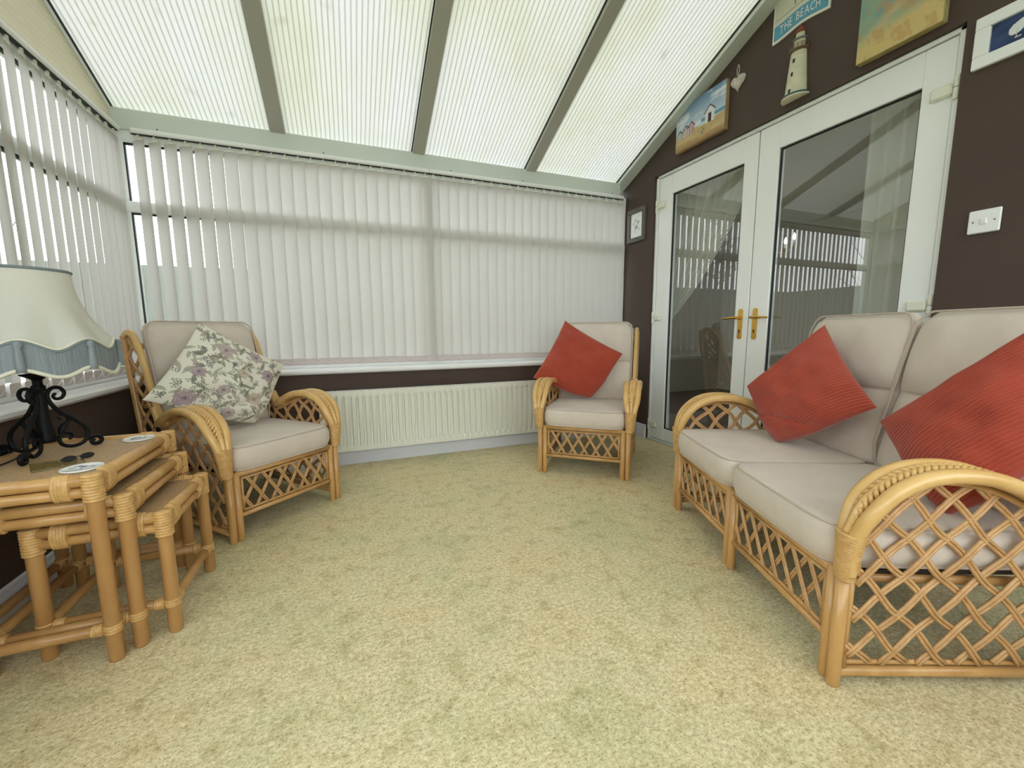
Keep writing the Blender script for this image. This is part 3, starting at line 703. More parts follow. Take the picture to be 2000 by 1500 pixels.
# ------------------------------------------------------------------ scatter cushions
def frame(loc, rz):
    c, s = math.cos(rz), math.sin(rz); return lambda p: np.array((loc[0] + c * p[0] - s * p[1], loc[1] + s * p[0] + c * p[1], p[2]))
def pillow(name, label, mat, corners, T=0.065, n=150, ribs=0, rib_dir=0, colorfn=None, seed=1, slump=0.0):
    A, B, C, D_ = [np.array(p) for p in corners]         # A top, B right, C bottom, D left
    ctr = (A + B + C + D_) / 4; C = C + (C - ctr) * 0.16; nn = np.cross(B - D_, A - C); nn /= np.linalg.norm(nn)
    view = np.array((0, 0, 1.03)) - ctr
    if nn @ view < 0: nn = -nn
    lr = np.random.default_rng(seed); ph = lr.uniform(0, 6.28, 12)
    s = np.sin(np.linspace(-PI / 2, PI / 2, n)); s = 0.5 * s + 0.5 * np.linspace(-1, 1, n)
    S, Tt = np.meshgrid(s, s, indexing='ij')
    e = 0.055
    S2 = S * (1 - e * (1 - Tt ** 2)); T2 = Tt * (1 - e * (1 - S ** 2))
    u, v = (S2 + 1) / 2, (T2 + 1) / 2                     # corners: (0,0)=A (1,0)=B (1,1)=C (0,1)=D
    base = ((1 - u) * (1 - v))[..., None] * A + (u * (1 - v))[..., None] * B + (u * v)[..., None] * C + ((1 - u) * v)[..., None] * D_
    kc = (np.clip((S + Tt - 1.05) / 0.95, 0, 1) ** 1.4 * 0.20)[..., None]; base = base * (1 - kc) + ctr * kc      # the corner it sits on is squashed round
    prof = (np.clip(1 - np.abs(S) ** 2.2, 0, 1) * np.clip(1 - np.abs(Tt) ** 2.2, 0, 1)) ** 0.55
    wr = 0.009 * np.sin(7 * S + 3 * Tt + ph[0]) * np.sin(4 * Tt - 3 * S + ph[1]) + 0.004 * np.sin(13 * Tt + 5 * S + ph[2]) * np.sin(6 * S + ph[3])
    wr = wr + 0.010 * slump * np.exp(-((S + Tt - 1.15) / 0.12) ** 2) * np.sin(3 * (S - Tt) + ph[4]) - 0.016 * slump * np.exp(-((S + Tt - 0.9) / 0.07) ** 2)
    rb = 0.0
    if ribs:
        ax = S if rib_dir == 0 else Tt
        rb = 0.0052 * np.abs(np.sin(PI * ribs * (ax + 1) / 2 + 0.5 * np.sin(3 * (Tt if rib_dir == 0 else S) + ph[5]))) ** 0.8
    edge = np.clip((1 - np.maximum(np.abs(S), np.abs(Tt))) / 0.03, 0, 1)
    Fr = base + ((T * prof + wr * prof + rb * edge))[..., None] * nn
    Bk = base - ((T * 0.8 * prof + rb * edge))[..., None] * nn
    b = MB(); b.grid(Fr - ctr); b.grid((Bk - ctr)[::-1])
    cols = None
    if colorfn is not None:
        cf = colorfn((S + 1) / 2, (Tt + 1) / 2); cols = np.concatenate([cf.reshape(-1, 3), cf[::-1].reshape(-1, 3)])
    o = b.build(name, mat, None, colors=cols, loc=tuple(ctr)); tag(o, label, 'cushion'); return o

def floral(u, v):
    """printed flowers and leaves on a cream ground"""
    lr = np.random.default_rng(11); H = u.shape
    c = np.empty(H + (3,)); c[:] = lin(228, 224, 208)
    def blend(mask, col, a=1.0):
        mk_ = np.clip(mask, 0, 1)[..., None] * a; c[:] = c * (1 - mk_) + np.array(lin(*col)) * mk_
    def leaf_(x, y, a, L, w, col):
        dx, dy = u - x, v - y; p = (dx * math.cos(a) + dy * math.sin(a)) / L; q = (-dx * math.sin(a) + dy * math.cos(a))
        wd = w * np.clip(np.sin(PI * np.clip(p, 0, 1)), 0, 1)
        ins = ((p > 0) & (p < 1)) * np.clip((wd - np.abs(q - 0.15 * L * p * (1 - p))) / 0.0035 + 0.5, 0, 1)
        blend(ins, col, 0.85); blend(((p > 0) & (p < 1)) * np.clip(1 - np.abs(np.abs(q - 0.15 * L * p * (1 - p)) - wd) / 0.003, 0, 1), (92, 92, 88), 0.6)
    for i in range(170):
        x, y = lr.uniform(0.02, 0.98, 2); col = [(150, 154, 124), (166, 168, 140), (128, 128, 118), (176, 162, 150)][lr.integers(4)]
        leaf_(x, y, lr.uniform(0, 6.28), lr.uniform(0.05, 0.15), lr.uniform(0.007, 0.02), col)
    for i in range(120):
        x, y = lr.uniform(0.03, 0.97, 2); a = lr.uniform(0, 6.28)
        for k in range(6): leaf_(x + 0.012 * k * math.cos(a), y + 0.012 * k * math.sin(a), a + (0.8 if k % 2 else -0.8), 0.028, 0.004, (112, 110, 108))
    fl = [(0.30, 0.22), (0.55, 0.42), (0.82, 0.30), (0.45, 0.70), (0.78, 0.66), (0.18, 0.58), (0.62, 0.12), (0.92, 0.86), (0.22, 0.90), (0.60, 0.92)]
    for i, (x, y) in enumerate(fl):
        R0 = 0.085 if i % 2 == 0 else 0.062; dx, dy = u - x, v - y; r = np.hypot(dx, dy); th = np.arctan2(dy, dx)
        edge = R0 * (0.82 + 0.18 * np.abs(np.sin(4 * th + i))); ins = np.clip((edge - r) / 0.006 + 0.5, 0, 1)
        base = [(196, 178, 178), (206, 192, 170), (180, 160, 166)][i % 3]; dark = [(112, 84, 98), (148, 120, 104), (96, 78, 92)][i % 3]
        blend(ins, base, 0.8); t = r / R0
        sw = 0.5 + 0.5 * np.sin(26 * t + 2.0 * th + np.sin(5 * th)); blend(ins * np.clip(sw * 1.3 - 0.45, 0, 1), dark, 0.62); blend(ins * np.clip(1 - t * 2.6, 0, 1), dark, 0.85)
    return c

F1 = frame((-0.3325, 2.4825), R_(41.75)); F2 = frame((1.513, 2.4395), R_(-40.5)); F3 = frame((1.502, 1.2145), -1.97136)
pillow('scatter_cushion', 'cream floral print scatter cushion on the armchair by the tables', M['floral'], [F1(p) for p in ((-0.102, 0.520, 1.085), (0.345, 0.470, 0.815), (0.075, 0.375, 0.470), (-0.455, 0.370, 0.712))], 0.075, 210, 0, 0, floral, 3, 0.9)
pillow('scatter_cushion', 'rust red corduroy cushion leaning in the corner armchair', M['cord'], [F2(p) for p in ((-0.244, 0.545, 1.110), (0.225, 0.490, 0.846), (0.0, 0.400, 0.480), (-0.458, 0.330, 0.652))], 0.070, 170, 34, 1, None, 5, 0.5)
pillow('scatter_cushion', 'rust red corduroy cushion at the far end of the sofa', M['cord'], [F3(p) for p in ((-0.324, 0.560, 1.048), (0.115, 0.470, 0.726), (-0.29, 0.350, 0.458), (-0.53, 0.322, 0.722))], 0.080, 230, 36, 0, None, 8, 1.0)
pillow('scatter_cushion', 'rust red corduroy cushion behind the near lattice arm of the sofa', M['cord'], [F3(p) for p in ((0.525, 0.56, 1.055), (0.665, 0.50, 0.735), (0.50, 0.375, 0.450), (0.166, 0.440, 0.682))], 0.085, 240, 34, 0, None, 12, 1.0)

# ------------------------------------------------------------------ nest of three tables
def nest_table(label, x0, x1, y0, y1, H, open_side, legr=0.021):
    root = tag(empty('side_table', ((x0 + x1) / 2, (y0 + y1) / 2, 0)), label, 'table', 'nest of three tables')
    hx, hy = (x1 - x0) / 2, (y1 - y0) / 2; RD = M['rattan_d']; z1 = H - 0.019; z2 = H - 0.056
    cs = [(-hx, -hy), (hx, -hy), (hx, hy), (-hx, hy)]
    for i, (x, y) in enumerate(cs):
        MB().tube([(x, y, 0), (x, y, 0.005), (x, y, H - 0.06), (x, y, H - 0.01)], [legr * 0.9, legr, legr, legr], 14).build('leg', RD, root)
        binding(root, [(x, y, H - 0.085), (x, y, H - 0.04), (x, y, H + 0.001)], legr + 0.004, 9, n=14)
    for i in range(4):
        a, c = np.array(cs[i]), np.array(cs[(i + 1) % 4]); d = (c - a) / np.linalg.norm(c - a)
        for z, r in ((z1, 0.019), (z2, 0.0165)): MB().tube([(*a, z), (*((a + c) / 2), z), (*c, z)], r, 12).build('top_rail', M['rattan'] , root)
        for e, sg in ((a, 1), (c, -1)):
            p = e + sg * d * 0.048; q = e + sg * d * 0.088
            binding(root, [(*p, H - 0.0375), (*((p + q) / 2), H - 0.0375), (*q, H - 0.0375)], 0.0405, 5, sx=0.56, up=(0, 0, 1), n=16)
        if i in open_side: continue
        zs_ = 0.108
        MB().tube([(*a, zs_), (*((a + c) / 2), zs_), (*c, zs_)], 0.0165, 10).build('stretcher', RD, root)
        for e, sg in ((a, 1), (c, -1)):
            p = e + sg * d * 0.022; q = e + sg * d * 0.05
            binding(root, [(*p, zs_), (*((p + q) / 2), zs_), (*q, zs_)], 0.018, 4)
    for i, (x, y) in enumerate(cs): binding(root, [(x, y, 0.094), (x, y, 0.108), (x, y, 0.122)], legr + 0.0015, 3, n=14)
    t = MB().box(-hx + 0.012, hx - 0.012, -hy + 0.012, hy - 0.012, H - 0.03, H - 0.012).build('woven_top', M['weave'], root, smooth=False)
    return root
nest_table('largest rattan nesting table with the lamp standing on it', -1.122, -0.732, 1.575, 2.145, 0.612, (1,))
nest_table('middle rattan nesting table, pushed in under the largest one', -1.047, -0.685, 1.620, 2.100, 0.524, (1,))
nest_table('smallest rattan nesting table, lowest and furthest pulled out', -0.932, -0.605, 1.660, 2.050, 0.436, ())
TZ = 0.600   # woven surface of the large table

# ------------------------------------------------------------------ table lamp
LX, LY = -1.012, 1.945
lamp = tag(empty('table_lamp', (LX, LY, TZ)), 'black wrought iron scroll lamp with fringed cream shade on the largest table', 'lamp')
b = MB().lathe([(0.026, 0.045), (0.030, 0.05), (0.024, 0.07), (0.019, 0.12), (0.016, 0.215), (0.013, 0.225), (0.019, 0.232), (0.019, 0.246), (0.013, 0.252), (0.013, 0.268), (0.022, 0.276), (0.040, 0.286), (0.042, 0.290), (0.012, 0.294), (0.010, 0.33), (0.017, 0.332), (0.017, 0.38), (0.001, 0.382)], 16)
b.build('column', M['iron'], lamp)
for a in (math.atan2(-0.145, 0.008), math.atan2(0.105, 0.094), math.atan2(0.03, -0.11)):
    ca, sa = math.cos(a), math.sin(a); P3 = lambda r, z: (ca * r, sa * r, z)
    main = [(0.042, 0.216), (0.034, 0.207), (0.040, 0.196), (0.056, 0.198), (0.064, 0.216), (0.054, 0.234), (0.034, 0.236), (0.020, 0.218), (0.022, 0.190), (0.042, 0.152), (0.078, 0.116), (0.108, 0.080), (0.113, 0.046), (0.096, 0.020), (0.066, 0.014), (0.040, 0.026), (0.034, 0.050), (0.046, 0.066), (0.064, 0.064), (0.070, 0.050), (0.060, 0.042)]
    path = crom([P3(r, z) for r, z in main], 5); m_ = len(path)
    b = MB().tube(path, [0.0048 + 0.0022 * math.sin(PI * min(1, i / (m_ - 1))) for i in range(m_)], 8)
    foot = [(0.108, 0.030), (0.122, 0.034), (0.142, 0.034), (0.152, 0.020), (0.144, 0.008), (0.128, 0.008), (0.122, 0.018), (0.130, 0.026)]
    b.tube(crom([P3(r, z) for r, z in foot], 5), 0.0075, 8)
    b.build('scroll_leg', M['iron'], lamp)
    lf = MB().tube(crom([P3(r, z) for r, z in [(0.036, 0.062), (0.044, 0.085), (0.060, 0.105), (0.078, 0.122)]], 4), [0.003, 0.005, 0.008, 0.010, 0.012, 0.012, 0.011, 0.010, 0.008, 0.006, 0.004, 0.002, 0.001], 8, sx=0.45)
    lf.build('iron_leaf', M['iron'], lamp)
    vine = MB().tube(crom([P3(r, z) for r, z in [(0.062, 0.11), (0.060, 0.13), (0.046, 0.136), (0.038, 0.126), (0.046, 0.120)]], 4), 0.0035, 6)
    vine.build('iron_tendril', M['iron'], lamp)
# bell shade: eight scallops
def shade_r(t): return 0.118 + 0.082 * t ** 2.3 + 0.006 * t
ZT, ZB = 0.642, 0.388; NS = 8; PH = 0.35
def lowz(th): return ZB + 0.034 * (abs(math.cos(NS * (th - PH) / 2)) ** 1.6) - 0.010
nth = 128; rows = []
ths = [2 * PI * k / nth for k in range(nth + 1)]
def shp(t, th, dr=0.0):
    z = ZT + (lowz(th) - ZT) * t; r = shade_r(t) * (1 - 0.012 * math.sin(NS * (th - PH) / 2) ** 2 * -1 - 0.0) + dr; return (r * math.cos(th), r * math.sin(th), z)
sh = MB().grid(np.array([[shp(t, th) for t in np.linspace(0, 1, 22)] for th in ths])).build('lamp_shade', M['shade'], lamp)
MB().ring([shp(0, th) for th in ths[:-1]], 0.005, 6).build('top_trim', M['trim_blue'], sh)
MB().ring([shp(1, th, 0.002) for th in ths[:-1]], 0.0045, 6).build('lower_trim', M['trim_cream'], sh)
MB().ring([(p[0], p[1], p[2] - 0.008) for p in [shp(1, th, 0.003) for th in ths[:-1]]], 0.004, 6).build('lower_trim', M['trim_blue'], sh)
def fr_z(th): return ZB - 0.092 + 0.028 * abs(math.cos(NS * (th - PH) / 2)) ** 2
G = []
nf = 512
for k in range(nf + 1):
    th = 2 * PI * k / nf; p = shp(1, th, 0.003 + (0.0015 if k % 2 else 0)); G.append([(p[0] * q, p[1] * q, p[2] - 0.008 + (fr_z(th) - p[2]) * t) for t, q in ((0, 1), (0.5, 1.008), (1.0, 1.012))])
MB().grid(np.array(G)).build('fringe', M['slate_fringe'], sh)
MB().ring([(shp(1, th, 0.005)[0] * 1.01, shp(1, th, 0.005)[1] * 1.01, fr_z(th) - 0.008) for th in ths[:-1]], 0.0065, 6).build('fringe_edge', M['trim_cream'], sh)
for k in range(NS):
    th = PH + 2 * PI * k / NS; p = shp(1, th, 0.012); b = MB()
    b.lathe([(0.001, 0.008), (0.009, 0.002), (0.011, -0.008), (0.007, -0.016), (0.009, -0.024), (0.011, -0.07), (0.012, -0.092), (0.001, -0.093)], 10, (p[0], p[1], p[2] - 0.012))
    b.build('tassel', M['slate_fringe'], sh)
cb = MB().tube(crom([(-0.02, -0.01, 0.03), (-0.05, -0.08, 0.008), (-0.06, -0.16, 0.006), (-0.075, -0.26, 0.006), (-0.08, -0.34, 0.008), (-0.085, -0.42, 0.010), (-0.09, -0.47, -0.06), (-0.10, -0.48, -0.25)], 5), 0.003, 6).build('flex', M['black'], lamp)

# ------------------------------------------------------------------ small things on the large table
def coaster(label, x, y, rz, r=0.052):
    root = tag(empty('coaster', (x, y, TZ), rz), label, 'coaster', 'china coasters on the table')
    MB().lathe([(r * 0.9, 0.0), (r, 0.003), (r, 0.006), (r * 0.93, 0.0065), (r * 0.90, 0.0055), (0.001, 0.0055)], 32).build('disc', M['china'], root)
    b = MB(); lr = np.random.default_rng(int(abs(x) * 1000))
    for i in range(9):
        a = lr.uniform(0, 6.28); q = lr.uniform(0.002, 0.026); l = lr.uniform(0.008, 0.02); d = lr.uniform(-0.5, 0.5)
        b.tube([(q * math.cos(a) - l * math.cos(d) / 2, q * math.sin(a) - l * math.sin(d) / 2, 0.0056), (q * math.cos(a), q * math.sin(a), 0.0058), (q * math.cos(a) + l * math.cos(d) / 2, q * math.sin(a) + l * math.sin(d) / 2, 0.0056)], [0.0008, 0.0022, 0.0008], 6, sx=1)
    b.build('printed_motif', M['ink'], root)
coaster('round white coaster with grey print near the front corner of the largest table', -0.805, 1.690, 0.2)
coaster('round white coaster at the back corner of the largest table beside the armchair', -0.805, 2.085, 1.0)
gc = MB().box(-0.06, 0.06, -0.06, 0.06, 0.0, 0.006, 0.002).build('glass_coaster', M['green_glass'], None, smooth=False, loc=(-0.905, 1.775, TZ)); gc.rotation_euler = (0, 0, 0.5)
tag(gc, 'square pale green glass coaster in front of the iron lamp', 'coaster')
sp = tag(empty('reading_glasses', (-0.872, 1.818, TZ), 0.7), 'folded dark reading glasses lying between lamp and front coaster', 'glasses')
for k, s in enumerate((-1, 1)):
    MB().ring([(s * 0.034 + 0.026 * math.cos(t), 0.002 * k, 0.019 + 0.017 * math.sin(t)) for t in np.linspace(0, 2 * PI, 20, endpoint=False)], 0.0018, 6).build('rim', M['black'], sp)
    MB().prism([(s * 0.034 + 0.025 * math.cos(t), 0.019 + 0.016 * math.sin(t)) for t in np.linspace(0, 2 * PI, 20, endpoint=False)], 'y', 0.0, 0.001).build('lens', M['black'], sp, smooth=False)
    MB().tube(crom([(s * 0.060, 0.002, 0.022), (s * 0.055, 0.010 + 0.006 * k, 0.022), (-s * 0.02, 0.014 + 0.006 * k, 0.020), (-s * 0.055, 0.015 + 0.006 * k, 0.012)], 4), 0.0018, 6).build('temple', M['black'], sp)
MB().tube(crom([(-0.010, 0, 0.023), (0, -0.002, 0.027), (0.010, 0, 0.023)], 4), 0.0016, 6).build('bridge', M['black'], sp)

sp.scale = (0.66, 0.66, 0.55)

# ------------------------------------------------------------------ things on the brown wall (local x to the viewer's right, y into the wall)
WR = -PI / 2
def wall_thing(name, label, cat, y, z): return tag(empty(name, (XR, y, z), WR), label, cat)
def printed(parent, name, w, h, nx, nz, y, fn, x0=0.0, z0=0.0, mat=None):
    X, Z = np.meshgrid(np.linspace(0, 1, nx), np.linspace(0, 1, nz), indexing='ij')
    G = np.stack([x0 + (X - 0.5) * w, np.full_like(X, y), z0 + (Z - 0.5) * h], -1)
    b = MB(); b.grid(G); return b.build(name, mat or M['paint'], parent, smooth=False, colors=fn(X, Z).reshape(-1, 3))
def vn(X, Z, fx, fz, seed, oct=4):
    lr = np.random.default_rng(seed); o = np.zeros_like(X); a = 1.0
    for k in range(oct):
        for j in range(3):
            t = lr.uniform(0, 6.28); p = lr.uniform(0, 6.28); o += a / 3 * np.sin(6.28 * (2 ** k) * (fx * X * math.cos(t) + fz * Z * math.sin(t)) + p + 2 * o)
        a *= 0.55
    return o * 0.35 + 0.5
def mixc(a, b, t): t = np.clip(t, 0, 1)[..., None]; return a * (1 - t) + np.array(lin(*b)) * t
def art_huts(X, Z):
    c = np.zeros(X.shape + (3,)); c[:] = lin(118, 148, 178); c = mixc(c, (196, 212, 220), 1 - (Z - 0.35) / 0.6)
    c = mixc(c, (226, 230, 230), np.clip((vn(X, Z, 1.2, 2.2, 3) - 0.52) * 4, 0, 0.85) * (Z > 0.4))
    c = mixc(c, (104, 150, 170), ((Z > 0.40) & (Z < 0.47) & (X > 0.55)) * 1.0)
    sand = Z < 0.40 - 0.10 * (X - 0.3) * (X < 0.6) + 0.03 * np.sin(7 * X) - 0.02
    sc_ = np.zeros_like(c); sc_[:] = lin(206, 180, 134); sc_ = mixc(sc_, (170, 140, 96), vn(X, Z, 2, 5, 9) - 0.15); sc_ = mixc(sc_, (150, 116, 74), 1 - Z / 0.14)
    c = np.where(sand[..., None], sc_, c)
    def hut(x0, x1, z0, z1, zr, st, vertical):
        xm = (x0 + x1) / 2; roof = z1 + (zr - z1) * (1 - np.abs(X - xm) / ((x1 - x0) / 2)); body = (X > x0) & (X < x1) & (Z > z0) & (Z < np.maximum(z1, roof))
        s = (np.sin(2 * PI * ((X - x0) / (x1 - x0) * 4 if vertical else (Z - z0) * 22)) > 0)
        nonlocal c
        c = np.where(body[..., None], np.where(s[..., None], np.array(lin(232, 230, 228)), np.array(lin(*st))), c)
        rf = (np.abs(Z - roof) < 0.018) & (X > x0 - 0.02) & (X < x1 + 0.02) & (Z > z1 - 0.03); c = np.where(rf[..., None], np.array(lin(92, 74, 78)), c)
        dr = body & (np.abs(X - xm) < (x1 - x0) * 0.16) & (Z < z0 + (z1 - z0) * 0.8)
        if not vertical: c = np.where(dr[..., None], np.array(lin(70, 46, 52)), c)
    hut(0.05, 0.13, 0.28, 0.42, 0.47, (130, 160, 190), True); hut(0.17, 0.29, 0.27, 0.44, 0.52, (150, 64, 66), True); hut(0.28, 0.40, 0.28, 0.46, 0.55, (156, 70, 70), True); hut(0.62, 0.80, 0.32, 0.56, 0.68, (190, 200, 206), False)
    bl = ((X - 0.57) / 0.045) ** 2 + ((Z - 0.20) / 0.06) ** 2; c = np.where((bl < 1)[..., None], np.where((np.sin(14 * np.arctan2(Z - 0.24, X - 0.57)) > 0)[..., None], np.array(lin(226, 216, 150)), np.array(lin(60, 66, 80))), c)
    return c
def canvas(name, label, y, z, w, h, d, fn, edge):
    o = wall_thing(name, label, 'painting', y, z)
    MB().box(-w / 2, w / 2, -d, 0, -h / 2, h / 2, 0.003).build('stretched_canvas', edge, o, smooth=False)
    printed(o, 'painted_face', w - 0.004, h - 0.004, 150, 110, -d - 0.0012, fn); return o
M['edge_sand'] = pbr('canvas_edge_sand', lin(150, 118, 78), 0.8, var=(9, lin(176, 152, 112)))
M['edge_green'] = pbr('canvas_edge_olive', lin(150, 136, 84), 0.8, var=(9, lin(180, 166, 112)))
canvas('canvas_picture', 'seaside canvas of striped beach huts on sand above the left door', 2.565, 2.605, 0.470, 0.330, 0.035, art_huts, M['edge_sand'])
def art_grass(X, Z):
    c = np.zeros(X.shape + (3,)); c[:] = lin(150, 168, 140); n1 = vn(X, Z, 1.0, 1.6, 21); n2 = vn(X + 2 * Z, Z - X, 1.6, 2.4, 5)
    c = mixc(c, (122, 156, 146), (n1 - 0.35) * 2); c = mixc(c, (198, 178, 128), np.clip(1 - np.abs(Z - 0.28 - 0.55 * (X - 0.3)) / 0.13, 0, 1) * (0.4 + n2)); c = mixc(c, (206, 184, 122), 1 - (Z - 0.10 - 0.16 * X) / 0.14); c = mixc(c, (186, 146, 98), np.clip((n2 - 0.55) * 4, 0, 0.6) * (Z < 0.5)); return mixc(c, (108, 150, 158), (Z - 0.75) * 3)
canvas('canvas_picture', 'tall canvas of green and sandy dunes above the right door', 1.340, 2.635, 0.345, 0.475, 0.038, art_grass, M['edge_green'])
# white framed bird
o = wall_thing('framed_picture', 'white framed picture of a white bird on navy above the light switch', 'picture', 0.870, 2.235)
w, h, t, d = 0.385, 0.205, 0.048, 0.020
for nm, a in (('frame_side', (-w / 2, w / 2, -h / 2, -h / 2 + t)), ('frame_side', (-w / 2, w / 2, h / 2 - t, h / 2)), ('frame_side', (-w / 2, -w / 2 + t, -h / 2 + t, h / 2 - t)), ('frame_side', (w / 2 - t, w / 2, -h / 2 + t, h / 2 - t))):
    MB().box(a[0], a[1], -d, 0, a[2], a[3], 0.003).build(nm, M['white'], o, smooth=False)
def art_bird(X, Z):
    c = np.zeros(X.shape + (3,)); c[:] = lin(44, 58, 96); c = mixc(c, (74, 92, 132), vn(X, Z, 1.5, 1.5, 4) - 0.3)
    for x0 in (0.27, 0.74):
        px, pz = (X - x0) * 0.289, (Z - 0.60) * 0.109; ca, sa = math.cos(0.75), math.sin(0.75); p, q = px * ca + pz * sa, -px * sa + pz * ca
        bd = (p / 0.034) ** 2 + ((q + 0.004) / (0.019 - 0.18 * p)) ** 2; hd = ((px - 0.027) / 0.008) ** 2 + ((pz - 0.034) / 0.007) ** 2; bk = (np.abs(pz - 0.033) < 0.002) & (px > 0.03) & (px < 0.048)
        c = mixc(c, (222, 226, 226), ((bd < 1) | (hd < 1)) * 1.0); lg = (np.abs(px + 0.004) < 0.0016) & (pz < -0.01) & (pz > -0.046); ft = (np.abs(pz + 0.045) < 0.002) & (np.abs(px - 0.002) < 0.010); c = mixc(c, (206, 200, 180), (lg | ft | bk) * 1.0)
    return c
printed(o, 'printed_sheet', w - 2 * t, h - 2 * t, 110, 50, -0.006, art_bird)
# small grey frame in the corner
o = wall_thing('framed_picture', 'small weathered grey frame with a sketch beside the corner blind', 'picture', 3.295, 2.005)
w, h, t, d = 0.252, 0.305, 0.042, 0.022
for a in ((-w / 2, w / 2, -h / 2, -h / 2 + t), (-w / 2, w / 2, h / 2 - t, h / 2), (-w / 2, -w / 2 + t, -h / 2 + t, h / 2 - t), (w / 2 - t, w / 2, -h / 2 + t, h / 2 - t)):
    MB().box(a[0], a[1], -d, 0, a[2], a[3], 0.004).build('frame_side', M['grey_frame'], o, smooth=False)
def art_sketch(X, Z):
    c = np.zeros(X.shape + (3,)); c[:] = lin(236, 236, 232); n_ = vn(X, Z, 3, 4, 31, 5); c = mixc(c, (92, 92, 92), np.clip((n_ - 0.50) * 5, 0, 0.9) * np.clip(1 - ((X - 0.5) / 0.30) ** 2 - ((Z - 0.48) / 0.34) ** 2, 0, 1) ** 0.4); return c
printed(o, 'printed_sheet', w - 2 * t, h - 2 * t, 60, 80, -0.008, art_sketch)
# heart on a loop
o = wall_thing('hanging_heart', 'small distressed metal heart on a loop beside the lighthouse', 'ornament', 2.262, 2.705)
hp = []
for t in np.linspace(0, 2 * PI, 48, endpoint=False):
    hp.append((0.0035 * 16 * math.sin(t) ** 3 * 1.02, 0.0035 * (13 * math.cos(t) - 5 * math.cos(2 * t) - 2 * math.cos(3 * t) - math.cos(4 * t))))
rows = [[(x * k, y, z * k + 0.006) for x, z in hp] for k, y in ((1.0, -0.004), (1.0, -0.010), (0.93, -0.017), (0.75, -0.023), (0.45, -0.027), (0.1, -0.028))]
n_ = len(hp); vs = [p for r in rows for p in r]; fs = [(i * n_ + k, i * n_ + (k + 1) % n_, (i + 1) * n_ + (k + 1) % n_, (i + 1) * n_ + k) for i in range(5) for k in range(n_)] + [tuple(range(n_)), tuple(5 * n_ + k for k in range(n_))]
autosmooth(MB().add(vs, fs).build('heart_body', M['heart'], o), 60)
MB().tube(crom([(-0.004, -0.012, 0.045), (-0.009, -0.012, 0.085), (0.0, -0.010, 0.118), (0.009, -0.012, 0.085), (0.004, -0.012, 0.045)], 6), 0.003, 6).build('loop', M['heart'], o)
MB().tube([(0, 0, 0.122), (0, -0.016, 0.124)], 0.002, 6).build('nail', M['black'], o)
# half-round lighthouse
o = wall_thing('lighthouse_ornament', 'half round wooden lighthouse ornament hung over the door top', 'ornament', 1.848, 2.402)
def half(name, prof, mat, par, n=20, ztop=True):
    vs = []; m_ = len(prof)
    for r, z in prof:
        for k in range(n + 1): a = PI * k / n; vs.append((r * math.cos(a), -r * math.sin(a) * 0.95 - 0.001, z))
    q = n + 1; fs = [(i * q + k, i * q + k + 1, (i + 1) * q + k + 1, (i + 1) * q + k) for i in range(m_ - 1) for k in range(n)]
    fs += [tuple(range(q - 1, -1, -1)), tuple((m_ - 1) * q + k for k in range(q))] + [(i * q, (i + 1) * q, (i + 1) * q + n, i * q + n) for i in range(m_ - 1)]
    return autosmooth(MB().add(vs, fs).build(name, mat, par), 40)
half('base', [(0.078, 0.0), (0.078, 0.010)], M['lh_white'], o); half('base_band', [(0.0785, 0.008), (0.0785, 0.018)], M['lh_green'], o)
tw = half('tower', [(0.062, 0.018), (0.056, 0.10), (0.048, 0.20), (0.043, 0.262)], M['lh_white'], o)
half('gallery', [(0.046, 0.258), (0.056, 0.266), (0.056, 0.272)], M['lh_rust'], o)
g = MB()
for zz in (0.284, 0.294): g.tube([(0.054 * math.cos(a), -0.052 * math.sin(a), zz) for a in np.linspace(0, PI, 14)], 0.0018, 5)
for a in np.linspace(0.1, PI - 0.1, 9): g.tube([(0.054 * math.cos(a), -0.052 * math.sin(a), 0.272), (0.054 * math.cos(a), -0.052 * math.sin(a), 0.295)], 0.0016, 5)
g.build('gallery_rail', M['lh_rust'], o)
half('lantern_room', [(0.034, 0.272), (0.032, 0.325)], M['lh_white'], o); half('lantern_ledge', [(0.040, 0.323), (0.040, 0.331)], M['lh_grey'], o); half('lantern', [(0.026, 0.331), (0.024, 0.366)], M['lh_white'], o)
half('lantern_roof', [(0.033, 0.364), (0.032, 0.370), (0.018, 0.392), (0.006, 0.402), (0.006, 0.412), (0.001, 0.420)], M['lh_red'], o)
for x, z in ((0.002, 0.205), (0.0, 0.130), (-0.004, 0.038)):
    rr = 0.062 - 0.075 * z; yy = -math.sqrt(rr * rr - x * x) * 0.95
    MB().box(x - 0.008, x + 0.006, yy - 0.004, yy + 0.008, z - 0.012, z + 0.012, 0.002).build('window_opening', M['black'], o, smooth=False)
# beach sign
o = wall_thing('beach_sign', 'curved blue and sand seaside sign reading THE BEACH above the lighthouse', 'sign', 1.855, 2.935)
sw, s0, s1 = 0.335, -0.128, 0.105
def sgn_sheet(name, mat, x0, x1, z0f, z1f, y, th):
    xs_ = np.linspace(x0, x1, 30); poly = [(x, z0f(x)) for x in xs_] + [(x, z1f(x)) for x in xs_[::-1]]
    return MB().prism(poly, 'y', y, y + th).build(name, mat, o, smooth=False)
wv = lambda x: 0.010 * math.sin(x * 18 + 1.2)
sgn_sheet('board', M['sign_w'], -sw / 2, sw / 2, lambda x: s0 + wv(x), lambda x: s1, -0.010, 0.010)
sgn_sheet('sand_field', M['sign_s'], -sw / 2 + 0.010, sw / 2 - 0.010, lambda x: s0 + 0.094 + wv(x), lambda x: s1 - 0.008, -0.0112, 0.002)
sgn_sheet('blue_band', M['sign_b'], -sw / 2 + 0.010, sw / 2 - 0.010, lambda x: s0 + 0.014 + wv(x), lambda x: s0 + 0.094 + wv(x), -0.0116, 0.002)
